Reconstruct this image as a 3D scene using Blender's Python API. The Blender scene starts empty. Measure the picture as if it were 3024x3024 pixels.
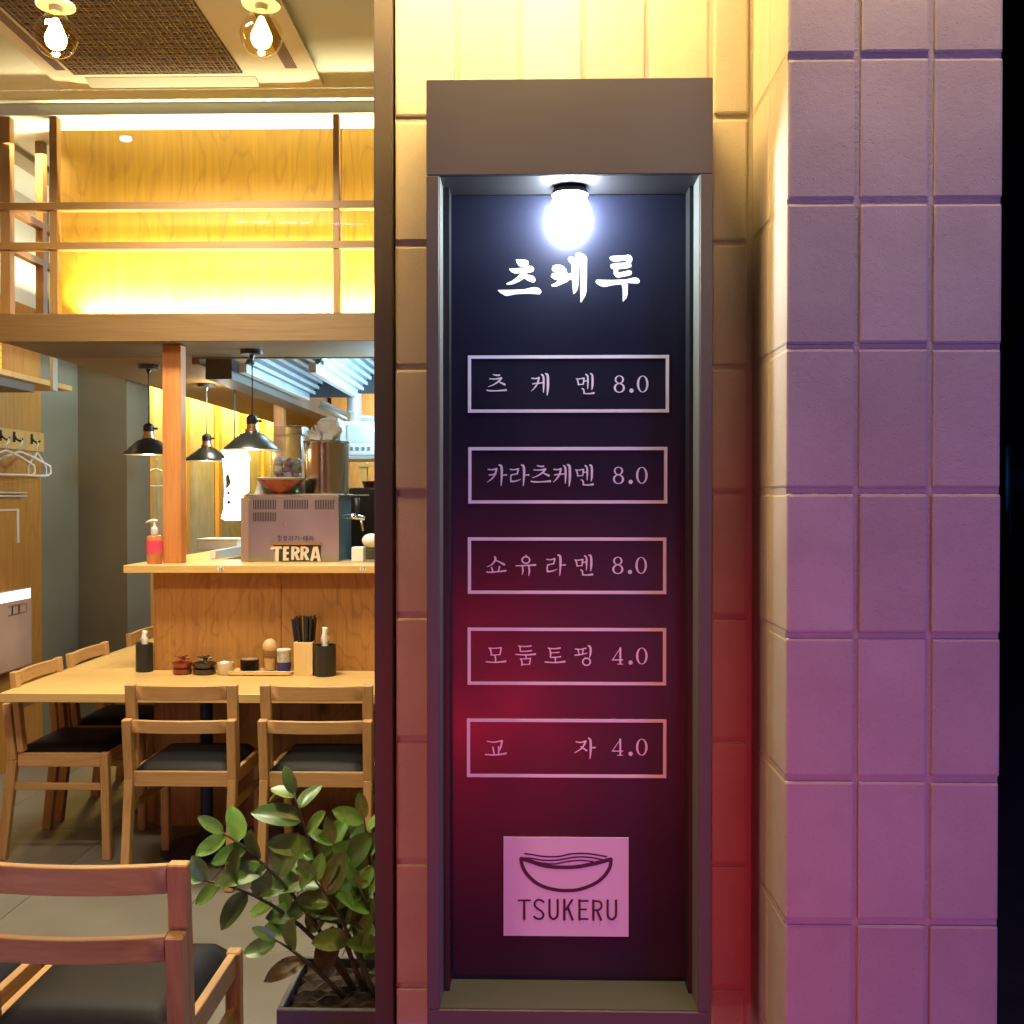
import bpy, bmesh, math, random
from mathutils import Vector, Matrix
random.seed(7)
PI = math.pi
R = math.radians
S = bpy.context.scene
C = S.collection

# ------------------------------------------------------------------ camera
F, CX, CY = 3100.0, 1512.0, 1512.0
YAW, PIT = 0.020636, -0.0116458
CAMZ = 1.55
cd = bpy.data.cameras.new("camera")
cam = bpy.data.objects.new("camera", cd)
C.objects.link(cam)
cam.location = (0, 0, CAMZ)
cam.rotation_euler = (PI/2 + PIT, 0, YAW)
cd.sensor_width = 36
cd.lens = 36*F/3024
cd.clip_start = 0.05
cd.clip_end = 400
S.camera = cam

def ray(px, py):
    x, z = (px-CX)/F, -(py-CY)/F
    cp, sp = math.cos(PIT), math.sin(PIT)
    y, z = cp - sp*z, sp + cp*z
    cy, sy = math.cos(YAW), math.sin(YAW)
    return (cy*x - sy*y, sy*x + cy*y, z)
def at(px, py, Y):                       # photo pixel -> world (X, Z) on the plane at distance Y
    d = ray(px, py)
    k = Y/d[1]
    return d[0]*k, CAMZ + d[2]*k
def X_(px, Y): return at(px, 1476, Y)[0]
def Z_(py, Y, px=1512): return at(px, py, Y)[1]
def Y_(px, X):
    d = ray(px, 1476)
    return X/d[0]*d[1]

# ------------------------------------------------------------------ world (night), exposure
w = bpy.data.worlds.new("World")
S.world = w
w.use_nodes = True
nt = w.node_tree
bg = nt.nodes['Background']
sky = nt.nodes.new('ShaderNodeTexSky')
sky.sky_type = 'NISHITA'
sky.sun_disc = False
sky.sun_elevation = R(-4)
sky.sun_rotation = R(200)
nt.links.new(sky.outputs[0], bg.inputs[0])
bg.inputs[1].default_value = 0.0008
S.view_settings.view_transform = 'Standard'
S.view_settings.look = 'None'
S.view_settings.exposure = 0
S.view_settings.gamma = 1
S.view_settings.use_curve_mapping = False
S.cycles.use_denoising = True
S.cycles.max_bounces = 8
S.cycles.diffuse_bounces = 4
S.cycles.glossy_bounces = 4
S.cycles.transparent_max_bounces = 12
S.cycles.sample_clamp_indirect = 6
S.cycles.caustics_reflective = False
S.cycles.caustics_refractive = False

def K(t):                                 # rough colour of a lamp by temperature name
    return {'amber': (1, .60, .17), 'warm': (1, .74, .36), 'soft': (1, .87, .64),
            'cool': (.62, .84, 1), 'white': (.88, .95, 1)}[t]
def area(name, loc, target, sx, sy, power, col, spread=180):
    l = bpy.data.lights.new(name, 'AREA')
    l.shape = 'RECTANGLE'; l.size = sx; l.size_y = sy
    l.energy = power; l.color = col; l.spread = R(spread)
    o = bpy.data.objects.new(name, l); C.objects.link(o)
    o.location = loc
    o.rotation_euler = (Vector(target)-Vector(loc)).to_track_quat('-Z', 'Y').to_euler()
    return o
def point(name, loc, power, col, r=.03):
    l = bpy.data.lights.new(name, 'POINT')
    l.energy = power; l.color = col; l.shadow_soft_size = r
    o = bpy.data.objects.new(name, l); C.objects.link(o); o.location = loc
    return o
def spot(name, loc, target, power, col, ang, blend=.5, r=.03):
    l = bpy.data.lights.new(name, 'SPOT')
    l.energy = power; l.color = col; l.shadow_soft_size = r
    l.spot_size = R(ang); l.spot_blend = blend
    o = bpy.data.objects.new(name, l); C.objects.link(o); o.location = loc
    o.rotation_euler = (Vector(target)-Vector(loc)).to_track_quat('-Z', 'Y').to_euler()
    return o

# --- outside: soffit lamps over the wall, neon and traffic of the street behind, added fills at left
area("soffit_lamp_light", (-.14, 1.78, 2.86), (-.10, 1.99, 2.2), .60, .08, 26, (1, .65, .20), 150)
area("soffit_lamp_outer", (.58, 1.46, 3.2), (.58, 1.74, 1.8), .4, .1, 12, (1, .70, .35), 150)
area("street_fill_pink", (-2.2, .30, .50), (.2, 1.95, 1.0), .4, .7, 11, (1, .42, .52), 180)  # unseen pink fill, added to lighten the wall strip left of the sign
area("street_fill_peach", (-2.2, .30, 2.15), (.2, 1.95, 1.3), .4, .8, 4.6, (1, .58, .42), 180)  # unseen fill added to brighten the wall strips at mid height
area("awning_light", (-2.0, .58, 2.35), (.4, 1.9, 1.7), .25, 1.3, 1.5, (1, .72, .42), 180)
area("street_neon_violet", (4.4, -3.4, 2.2), (.3, 2, 1.3), 2.0, 1.6, 165, (.24, .20, 1.0), 180)
area("street_neon_pink", (1.5, -3.4, .7), (.4, 2, 1.1), 1.2, .8, 10, (1, .32, .85), 180)
spot("tail_light_red", (-.15, -2.2, .50), (.50, 2, 1.02), 112, (1, .035, .13), 26, 1.0, .08)
spot("brake_light_red", (-.44, -2.2, .34), (-.10, 2, .84), 125, (1, .02, .035), 24, 1.0, .16)
# --- sign lamp (the globe itself gives the light)
LAMP = (at(1683, 560, 1.940)[0], 1.940, Z_(575, 1.940))
# --- dining room
area("ceiling_light_table", (-1.5, 4.15, 3.25), (-1.5, 4.5, 0), .9, .3, 62, K('soft'), 150)
area("ceiling_light_front", (-1.3, 2.7, 3.2), (-1.2, 3.2, 0), .6, .3, 46, K('soft'), 150)
area("ceiling_light_left", (-2.5, 5.2, 3.28), (-2.4, 5.8, 0), .3, .6, 20, K('warm'), 160)
area("canopy_strip_light", (-.85, 5.035, 2.445), (-.85, 5.09, 2.585), 2.7, .02, 150, (1, .82, .48), 125)
area("ledge_strip_light", (-2.88, 6.4, 2.80), (-2.97, 6.4, 3.4), 2.0, .05, 9, K('soft'), 180)
area("wall_wash_light", (-2.82, 10.2, 2.66), (-2.99, 10.2, 2.25), 4.6, .05, 220, (1, .66, .14), 170)
area("kitchen_light_cool", (-.45, 7.0, 3.1), (-.6, 6.6, 0), 1.6, 1.6, 160, K('cool'), 180)
area("hood_fill_low", (-.60, 6.2, 2.02), (-1.15, 6.2, 2.6), 1.2, .4, 85, (.45, .78, 1), 180)  # unseen upward fill, added to brighten the hood slats
area("kitchen_light_rear", (-1.0, 8.4, 2.4), (-1.2, 9.5, 1.2), .6, .3, 18, K('white'), 180)

# ------------------------------------------------------------------ materials
MAT = {}
def mat(name, col, rough=.6, metal=0, spec=.5, bump=0, bscale=80, var=0, vscale=6, emit=None, estr=0, coat=0, trans=0, alpha=1):
    if name in MAT: return MAT[name]
    m = bpy.data.materials.new(name); m.use_nodes = True
    n = m.node_tree; b = n.nodes['Principled BSDF']
    b.inputs['Base Color'].default_value = (*col, 1)
    b.inputs['Roughness'].default_value = rough
    b.inputs['Metallic'].default_value = metal
    b.inputs['Specular IOR Level'].default_value = spec
    b.inputs['Coat Weight'].default_value = coat
    b.inputs['Transmission Weight'].default_value = trans
    b.inputs['Alpha'].default_value = alpha
    if emit:
        b.inputs['Emission Color'].default_value = (*emit, 1)
        b.inputs['Emission Strength'].default_value = estr
    tc = n.nodes.new('ShaderNodeTexCoord')
    if var:
        no = n.nodes.new('ShaderNodeTexNoise'); no.inputs['Scale'].default_value = vscale
        no.inputs['Detail'].default_value = 6
        n.links.new(tc.outputs['Object'], no.inputs['Vector'])
        mr = n.nodes.new('ShaderNodeMapRange')
        mr.inputs['From Min'].default_value = .3; mr.inputs['From Max'].default_value = .7
        mr.inputs['To Min'].default_value = 1-var; mr.inputs['To Max'].default_value = 1+var
        n.links.new(no.outputs[0], mr.inputs['Value'])
        mx = n.nodes.new('ShaderNodeVectorMath'); mx.operation = 'SCALE'
        mx.inputs[0].default_value = col
        n.links.new(mr.outputs[0], mx.inputs['Scale'])
        n.links.new(mx.outputs[0], b.inputs['Base Color'])
        m2 = n.nodes.new('ShaderNodeMapRange')
        m2.inputs['To Min'].default_value = max(0, rough-.12); m2.inputs['To Max'].default_value = min(1, rough+.12)
        n.links.new(no.outputs[0], m2.inputs['Value'])
        n.links.new(m2.outputs[0], b.inputs['Roughness'])
    if bump:
        nb = n.nodes.new('ShaderNodeTexNoise'); nb.inputs['Scale'].default_value = bscale
        nb.inputs['Detail'].default_value = 4; nb.inputs['Roughness'].default_value = .65
        n.links.new(tc.outputs['Object'], nb.inputs['Vector'])
        bp = n.nodes.new('ShaderNodeBump'); bp.inputs['Strength'].default_value = bump
        bp.inputs['Distance'].default_value = .002
        n.links.new(nb.outputs[0], bp.inputs['Height'])
        n.links.new(bp.outputs[0], b.inputs['Normal'])
    MAT[name] = m
    return m

def wood(name, c1, c2, axis='X', bands=9, stretch=.12, rough=.5, dist=5, fine=1.0, knots=False):
    m = bpy.data.materials.new(name); m.use_nodes = True
    n = m.node_tree; L = n.links; b = n.nodes['Principled BSDF']
    b.inputs['Roughness'].default_value = rough
    tc = n.nodes.new('ShaderNodeTexCoord')
    oi = n.nodes.new('ShaderNodeObjectInfo')
    ad = n.nodes.new('ShaderNodeVectorMath'); ad.operation = 'MULTIPLY_ADD'
    ad.inputs[0].default_value = (1, 1, 1)
    cmb = n.nodes.new('ShaderNodeCombineXYZ')
    ml = n.nodes.new('ShaderNodeMath'); ml.operation = 'MULTIPLY'; ml.inputs[1].default_value = 7.3
    L.new(oi.outputs['Random'], ml.inputs[0])
    for i in range(3): L.new(ml.outputs[0], cmb.inputs[i])
    L.new(tc.outputs['Object'], ad.inputs[0]); ad.inputs[1].default_value = (1, 1, 1)
    L.new(cmb.outputs[0], ad.inputs[2])
    mp = n.nodes.new('ShaderNodeMapping')
    s = [1, 1, 1]; s['XYZ'.index(axis)] = stretch
    mp.inputs['Scale'].default_value = s
    L.new(ad.outputs[0], mp.inputs['Vector'])
    n1 = n.nodes.new('ShaderNodeTexNoise'); n1.inputs['Scale'].default_value = 2.2
    n1.inputs['Detail'].default_value = 3.5; n1.inputs['Roughness'].default_value = .42; n1.inputs['Distortion'].default_value = .5
    L.new(mp.outputs[0], n1.inputs['Vector'])
    mu = n.nodes.new('ShaderNodeMath'); mu.operation = 'MULTIPLY'; mu.inputs[1].default_value = bands*4.0
    L.new(n1.outputs[0], mu.inputs[0])
    sn = n.nodes.new('ShaderNodeMath'); sn.operation = 'SINE'; L.new(mu.outputs[0], sn.inputs[0])
    mp2 = n.nodes.new('ShaderNodeMapping')
    s2 = [1, 1, 1]; s2['XYZ'.index(axis)] = .04
    mp2.inputs['Scale'].default_value = s2
    L.new(ad.outputs[0], mp2.inputs['Vector'])
    n2 = n.nodes.new('ShaderNodeTexNoise'); n2.inputs['Scale'].default_value = 130*fine
    n2.inputs['Detail'].default_value = 3
    L.new(mp2.outputs[0], n2.inputs['Vector'])
    n3 = n.nodes.new('ShaderNodeTexNoise'); n3.inputs['Scale'].default_value = 3
    L.new(mp.outputs[0], n3.inputs['Vector'])
    ab = n.nodes.new('ShaderNodeMath'); ab.operation = 'ABSOLUTE'; L.new(sn.outputs[0], ab.inputs[0])
    mn = n.nodes.new('ShaderNodeMath'); mn.operation = 'MULTIPLY'; mn.inputs[1].default_value = 1.9; mn.use_clamp = True
    L.new(ab.outputs[0], mn.inputs[0])
    a1 = n.nodes.new('ShaderNodeMath'); a1.operation = 'MULTIPLY_ADD'; a1.inputs[1].default_value = .20*dist/5; a1.inputs[2].default_value = -.12*dist/5
    L.new(mn.outputs[0], a1.inputs[0])
    a2 = n.nodes.new('ShaderNodeMath'); a2.operation = 'MULTIPLY_ADD'; a2.inputs[1].default_value = .75
    L.new(n2.outputs[0], a2.inputs[0]); L.new(a1.outputs[0], a2.inputs[2])
    a3 = n.nodes.new('ShaderNodeMath'); a3.operation = 'MULTIPLY_ADD'; a3.inputs[1].default_value = .6
    L.new(n3.outputs[0], a3.inputs[0]); L.new(a2.outputs[0], a3.inputs[2])
    cr = n.nodes.new('ShaderNodeValToRGB')
    cr.color_ramp.elements[0].position = .35; cr.color_ramp.elements[0].color = (*c2, 1)
    cr.color_ramp.elements[1].position = .95; cr.color_ramp.elements[1].color = (*c1, 1)
    L.new(a3.outputs[0], cr.inputs[0])
    out = cr.outputs[0]
    if knots:
        vo = n.nodes.new('ShaderNodeTexVoronoi'); vo.inputs['Scale'].default_value = 2.6
        mpk = n.nodes.new('ShaderNodeMapping'); mpk.inputs['Scale'].default_value = (1, 0, .8)
        L.new(ad.outputs[0], mpk.inputs['Vector']); L.new(mpk.outputs[0], vo.inputs['Vector'])
        kr = n.nodes.new('ShaderNodeMapRange'); kr.inputs['From Min'].default_value = .03; kr.inputs['From Max'].default_value = .10
        kr.inputs['To Min'].default_value = .45; kr.inputs['To Max'].default_value = 1
        L.new(vo.outputs['Distance'], kr.inputs['Value'])
        vm = n.nodes.new('ShaderNodeVectorMath'); vm.operation = 'SCALE'
        L.new(out, vm.inputs[0]); L.new(kr.outputs[0], vm.inputs['Scale'])
        out = vm.outputs[0]
    L.new(out, b.inputs['Base Color'])
    bp = n.nodes.new('ShaderNodeBump'); bp.inputs['Strength'].default_value = .25; bp.inputs['Distance'].default_value = .0015
    L.new(a3.outputs[0], bp.inputs['Height']); L.new(bp.outputs[0], b.inputs['Normal'])
    return m

def glass_mat(name, tint=(1, 1, 1), gl=1.0, rough=0.0):
    m = bpy.data.materials.new(name); m.use_nodes = True
    n = m.node_tree; L = n.links
    n.nodes.remove(n.nodes['Principled BSDF'])
    t = n.nodes.new('ShaderNodeBsdfTransparent'); t.inputs[0].default_value = (*tint, 1)
    g = n.nodes.new('ShaderNodeBsdfGlossy'); g.inputs['Roughness'].default_value = rough
    fr = n.nodes.new('ShaderNodeFresnel'); fr.inputs[0].default_value = 1.45
    mu = n.nodes.new('ShaderNodeMath'); mu.operation = 'MULTIPLY'; mu.inputs[1].default_value = gl
    ge = n.nodes.new('ShaderNodeNewGeometry')
    inv = n.nodes.new('ShaderNodeMath'); inv.operation = 'SUBTRACT'; inv.inputs[0].default_value = 1
    L.new(ge.outputs['Backfacing'], inv.inputs[1])
    m0 = n.nodes.new('ShaderNodeMath'); m0.operation = 'MULTIPLY'
    L.new(fr.outputs[0], m0.inputs[0]); L.new(inv.outputs[0], m0.inputs[1])
    L.new(m0.outputs[0], mu.inputs[0])
    mx = n.nodes.new('ShaderNodeMixShader')
    L.new(mu.outputs[0], mx.inputs[0]); L.new(t.outputs[0], mx.inputs[1]); L.new(g.outputs[0], mx.inputs[2])
    L.new(mx.outputs[0], n.nodes['Material Output'].inputs[0])
    return m

def block_mat():
    m = bpy.data.materials.new('painted_block'); m.use_nodes = True
    n = m.node_tree; L = n.links; b = n.nodes['Principled BSDF']
    tc = n.nodes.new('ShaderNodeTexCoord')
    def noise(sc, det=4, r=.6):
        x = n.nodes.new('ShaderNodeTexNoise'); x.inputs['Scale'].default_value = sc
        x.inputs['Detail'].default_value = det; x.inputs['Roughness'].default_value = r
        L.new(tc.outputs['Object'], x.inputs['Vector']); return x
    oi = n.nodes.new('ShaderNodeObjectInfo')
    big = noise(5, 5)
    fine = noise(420, 2, .5)
    mid = noise(70, 5, .7)
    vor = n.nodes.new('ShaderNodeTexVoronoi'); vor.inputs['Scale'].default_value = 150
    L.new(tc.outputs['Object'], vor.inputs['Vector'])
    pore = n.nodes.new('ShaderNodeMapRange'); pore.inputs['From Min'].default_value = .05; pore.inputs['From Max'].default_value = .22
    L.new(vor.outputs['Distance'], pore.inputs['Value'])
    cr = n.nodes.new('ShaderNodeValToRGB')
    cr.color_ramp.elements[0].position = .32; cr.color_ramp.elements[0].color = (.46, .40, .34, 1)
    cr.color_ramp.elements[1].position = .68; cr.color_ramp.elements[1].color = (.56, .50, .43, 1)
    L.new(big.outputs[0], cr.inputs[0])
    sc = n.nodes.new('ShaderNodeMapRange'); sc.inputs['To Min'].default_value = .91; sc.inputs['To Max'].default_value = 1.06
    L.new(oi.outputs['Random'], sc.inputs['Value'])
    pm = n.nodes.new('ShaderNodeMapRange'); pm.inputs['To Min'].default_value = .80; pm.inputs['To Max'].default_value = 1
    L.new(pore.outputs[0], pm.inputs['Value'])
    mm = n.nodes.new('ShaderNodeMath'); mm.operation = 'MULTIPLY'
    L.new(sc.outputs[0], mm.inputs[0]); L.new(pm.outputs[0], mm.inputs[1])
    vm = n.nodes.new('ShaderNodeVectorMath'); vm.operation = 'SCALE'
    L.new(cr.outputs[0], vm.inputs[0]); L.new(mm.outputs[0], vm.inputs['Scale'])
    L.new(vm.outputs[0], b.inputs['Base Color'])
    b.inputs['Roughness'].default_value = .72
    b.inputs['Specular IOR Level'].default_value = .3
    h = n.nodes.new('ShaderNodeMath'); h.operation = 'MULTIPLY_ADD'; h.inputs[1].default_value = .5
    L.new(fine.outputs[0], h.inputs[0]); L.new(mid.outputs[0], h.inputs[2])
    h2 = n.nodes.new('ShaderNodeMath'); h2.operation = 'MULTIPLY_ADD'; h2.inputs[1].default_value = .5
    L.new(pore.outputs[0], h2.inputs[0]); L.new(h.outputs[0], h2.inputs[2])
    bp = n.nodes.new('ShaderNodeBump'); bp.inputs['Strength'].default_value = .6; bp.inputs['Distance'].default_value = .0011
    L.new(h2.outputs[0], bp.inputs['Height']); L.new(bp.outputs[0], b.inputs['Normal'])
    return m

m_block = block_mat()
m_mortar = mat('painted_mortar', (.47, .41, .35), .8, bump=.9, bscale=160, var=.06)
m_frame = mat('sign_frame_metal', (.105, .10, .095), .5, spec=.4, bump=.06, bscale=300, var=.05, vscale=4)
m_panel = mat('sign_panel_black', (.010, .0115, .024), .34, spec=.42, bump=.03, bscale=500, var=.12, vscale=5)
m_white = mat('sign_white_vinyl', (.80, .79, .80), .5)
m_plate = mat('sign_plate', (.72, .66, .74), .55, bump=.05, bscale=400)
m_ink = mat('logo_ink', (.045, .02, .05), .5)
m_jamb = mat('window_jamb_paint', (.075, .06, .055), .5, bump=.08, bscale=200, var=.08)
m_oak = wood('chair_oak', (.56, .34, .14), (.36, .19, .07), 'Z', 7, .2, .5)
m_oakx = wood('chair_oak_cross', (.56, .34, .14), (.36, .19, .07), 'X', 7, .2, .45)
m_table = wood('table_maple', (.72, .50, .20), (.55, .34, .11), 'X', 5, .10, .35)
m_ply = wood('partition_plywood', (.43, .205, .052), (.26, .105, .022), 'Z', 17, .42, .5, dist=6.5, fine=.7, knots=True)
m_beam = wood('canopy_timber', (.16, .092, .028), (.105, .052, .014), 'X', 10, .12, .55)
m_beamy = wood('canopy_timber_long', (.25, .14, .055), (.17, .085, .028), 'Y', 8, .10, .55)
m_lat = wood('lattice_timber', (.27, .15, .045), (.19, .095, .025), 'Z', 6, .15, .5)
m_latx = wood('lattice_timber_cross', (.27, .15, .045), (.19, .095, .025), 'X', 6, .15, .5)
m_gold = wood('panel_plywood_gold', (.36, .21, .018), (.22, .118, .008), 'Z', 12, .40, .5, dist=6.5, fine=.5)
m_wallwood = wood('wall_plywood', (.48, .23, .045), (.32, .13, .02), 'Z', 10, .25, .5)
m_post = wood('post_pine', (.58, .24, .07), (.38, .13, .03), 'Z', 6, .10, .5)
m_stud = wood('stud_pine', (.60, .36, .10), (.42, .22, .05), 'Z', 6, .10, .5)
m_leather = mat('black_leather', (.010, .010, .011), .48, spec=.13, bump=.25, bscale=260)
m_ceil = mat('ceiling_paint', (.58, .63, .56), .85, bump=.05, bscale=60, var=.03, vscale=1.5)
m_wallwhite = mat('wall_paint_pale', (.68, .68, .60), .85, var=.03)
m_grey = mat('wall_plaster_grey', (.17, .15, .10), .8, bump=.2, bscale=40, var=.12, vscale=2)
m_tile = mat('floor_tile_grey', (.17, .16, .135), .45, bump=.12, bscale=50, var=.16, vscale=3)
m_grout = mat('floor_grout', (.05, .047, .042), .9, bump=.3, bscale=80)
m_corr = mat('corrugated_zinc', (.46, .44, .34), .42, metal=.25, var=.15, vscale=5)
m_steel = mat('brushed_steel', (.50, .48, .44), .30, metal=1, var=.03)
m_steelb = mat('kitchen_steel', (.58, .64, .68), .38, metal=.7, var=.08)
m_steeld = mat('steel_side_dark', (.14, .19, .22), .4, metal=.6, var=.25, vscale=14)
m_black = mat('black_plastic', (.013, .013, .015), .45, bump=.05)
m_shade = mat('lamp_enamel_black', (.02, .024, .024), .3, spec=.6)
m_shadew = mat('lamp_enamel_white', (.8, .78, .7), .4)
m_copper = mat('socket_copper', (.55, .32, .18), .35, metal=.9)
m_whitep = mat('white_plastic', (.72, .71, .68), .4)
m_cream = mat('cream_ceramic', (.66, .58, .44), .35)
m_red = mat('red_lacquer', (.23, .03, .015), .28, coat=.5)
m_darkl = mat('dark_lacquer', (.03, .018, .014), .3, coat=.4)
m_bowl = mat('rust_bowl_glaze', (.32, .075, .035), .3, var=.25, vscale=30)
m_tissue = mat('tissue_paper', (.82, .79, .74), .8, bump=.4, bscale=60)
m_blue = mat('can_blue', (.03, .03, .18), .35)
m_navy = mat('navy_metal', (.015, .025, .09), .4, metal=.3)
m_boxwood = wood('box_pine', (.74, .54, .26), (.62, .42, .17), 'Z', 4, .1, .5)
m_cork = mat('cap_beige', (.60, .40, .20), .45)
m_clear = glass_mat('clear_plastic', (.93, .92, .88), 2.2, .06)
m_clearw = glass_mat('milky_plastic', (.86, .86, .86), 3.0, .2)
m_amberglass = glass_mat('amber_bulb_glass', (1.0, .90, .60), 1.6, .02)
m_pane = glass_mat('window_glass', (.985, .985, .975), .55, 0)
m_pinkgel = mat('pink_hand_gel', (.75, .25, .12), .2, trans=.35)
m_pinklab = mat('pink_label', (.72, .06, .12), .4)
m_leaf = mat('leaf_green', (.14, .30, .055), .30, spec=.5, var=.22, vscale=4, bump=.1, bscale=60)
m_leaf2 = mat('leaf_green_deep', (.075, .18, .04), .32, spec=.5, var=.2, vscale=4)
m_leafold = mat('leaf_olive_brown', (.10, .075, .018), .4, var=.3, vscale=9)
m_stem = mat('stem_green_brown', (.05, .06, .02), .5, var=.3, vscale=40)
m_soil = mat('potting_soil', (.035, .022, .014), .95, bump=1, bscale=60, var=.5, vscale=30)
m_pot = mat('planter_slate', (.085, .085, .10), .5, bump=.1, var=.08)
m_asphalt = mat('asphalt', (.05, .05, .052), .85, bump=.5, bscale=90, var=.2)
m_bldg = mat('night_facade', (.03, .032, .045), .8, var=.25, vscale=1.2)

# ------------------------------------------------------------------ mesh helpers
class M:
    def __init__(s): s.v = []; s.f = []
    def add(s, vs, fs):
        o = len(s.v); s.v += [tuple(v) for v in vs]; s.f += [tuple(i+o for i in f) for f in fs]; return s
    def box(s, x0, x1, y0, y1, z0, z1):
        x0, x1 = min(x0, x1), max(x0, x1); y0, y1 = min(y0, y1), max(y0, y1); z0, z1 = min(z0, z1), max(z0, z1)
        return s.add([(x0,y0,z0),(x1,y0,z0),(x1,y1,z0),(x0,y1,z0),(x0,y0,z1),(x1,y0,z1),(x1,y1,z1),(x0,y1,z1)],
              [(0,3,2,1),(4,5,6,7),(0,1,5,4),(1,2,6,5),(2,3,7,6),(3,0,4,7)])
    def bar(s, a, b, wx, wy=None, up=(0, 0, 1)):          # box from a to b with a rectangular section
        wy = wy or wx
        a, b = Vector(a), Vector(b); d = (b-a).normalized()
        u = Vector(up)
        if abs(d.dot(u)) > .95: u = Vector((0, 1, 0))
        r = d.cross(u).normalized(); u = r.cross(d)
        vs = []
        for p in (a, b):
            for i, j in ((-1,-1),(1,-1),(1,1),(-1,1)): vs.append(p + r*wx/2*i + u*wy/2*j)
        return s.add(vs, [(0,1,2,3),(7,6,5,4),(0,4,5,1),(1,5,6,2),(2,6,7,3),(3,7,4,0)])
    def lathe(s, cx, cy, prof, n=24, axis=None):            # prof: [(r, z)...]
        o = []
        for r, z in prof:
            for k in range(n):
                a = 2*PI*k/n; o.append((cx+r*math.cos(a), cy+r*math.sin(a), z))
        fs = []
        for i in range(len(prof)-1):
            for k in range(n):
                k2 = (k+1) % n
                fs.append((i*n+k, i*n+k2, (i+1)*n+k2, (i+1)*n+k))
        if prof[0][0] > 1e-5: fs.append(tuple(range(n-1, -1, -1)))
        if prof[-1][0] > 1e-5: fs.append(tuple((len(prof)-1)*n+k for k in range(n)))
        return s.add(o, fs)
    def tube(s, pts, r, n=8):
        pts = [Vector(p) for p in pts]; rr = r if isinstance(r, (list, tuple)) else [r]*len(pts)
        vs = []; u = None
        for i, p in enumerate(pts):
            d = (pts[min(i+1, len(pts)-1)] - pts[max(i-1, 0)]).normalized()
            if u is None: u = d.orthogonal().normalized()
            u = (u - d*u.dot(d)).normalized(); v = d.cross(u)
            for k in range(n):
                a = 2*PI*k/n; vs.append(p + (u*math.cos(a)+v*math.sin(a))*rr[i])
        fs = [(i*n+k, i*n+(k+1) % n, (i+1)*n+(k+1) % n, (i+1)*n+k) for i in range(len(pts)-1) for k in range(n)]
        fs += [tuple(range(n-1, -1, -1)), tuple((len(pts)-1)*n+k for k in range(n))]
        return s.add(vs, fs)
    def sphere(s, c, r, n=20, m=12, sx=1, sz=1):
        return s.lathe(c[0], c[1], [(max(1e-6, r*math.sin(PI*i/m))*sx, c[2]-r*math.cos(PI*i/m)*sz) for i in range(m+1)], n)
    def build(s, name, material, parent=None, bevel=0, smooth=False, local=False):
        me = bpy.data.meshes.new(name)
        off = Vector((0, 0, 0))
        if parent is not None and not local:
            p = parent
            while p is not None: off = off + p.location; p = p.parent
        me.from_pydata([tuple(Vector(v)-off) for v in s.v], [], s.f)
        bm = bmesh.new(); bm.from_mesh(me)
        if bevel:
            bmesh.ops.bevel(bm, geom=[e for e in bm.edges if len(e.link_faces) == 2 and e.calc_face_angle(0) > .5],
                            offset=bevel, segments=2 if bevel > .004 else 1, affect='EDGES', profile=.6)
        bmesh.ops.recalc_face_normals(bm, faces=bm.faces)
        bm.to_mesh(me); bm.free()
        if smooth:
            for p in me.polygons: p.use_smooth = True
            if smooth != 'all':
                me.set_sharp_from_angle(angle=R(40))
        me.materials.append(material)
        o = bpy.data.objects.new(name, me); C.objects.link(o)
        if parent is not None: o.parent = parent
        return o

def fineprof(P, n=5):
    Q = [P[0]]+list(P)+[P[-1]]; out = []
    for i in range(1, len(Q)-2):
        p0, p1, p2, p3 = Q[i-1:i+3]
        for t in range(n):
            t /= n
            out.append(tuple(.5*(2*p1[k]+(-p0[k]+p2[k])*t+(2*p0[k]-5*p1[k]+4*p2[k]-p3[k])*t*t+(-p0[k]+3*p1[k]-3*p2[k]+p3[k])*t**3) for k in range(2)))
    out.append(tuple(P[-1])); return [(max(a, 1e-5), b) for a, b in out]
def tag(o, label, cat, group=None):
    o['label'] = label; o['category'] = cat
    if group: o['group'] = group
    return o
def thing(name, loc, label, cat, group=None, rz=0):
    o = bpy.data.objects.new(name, None); C.objects.link(o)
    o.location = loc; o.rotation_euler = (0, 0, rz); o.empty_display_size = .1
    return tag(o, label, cat, group)
def struct(o): o['kind'] = 'structure'; return o
def stuff(o): o['kind'] = 'stuff'; return o
def kids(o): return [c for c in bpy.data.objects if c.parent == o]
def dup(root, loc, rz, label, group=None):
    r = root.copy(); C.objects.link(r); r.location = loc; r.rotation_euler = (0, 0, rz)
    r['label'] = label
    if group: r['group'] = group
    for ch in kids(root):
        c = ch.copy(); C.objects.link(c); c.parent = r
        for g in kids(ch):
            d = g.copy(); C.objects.link(d); d.parent = c
    return r

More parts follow.
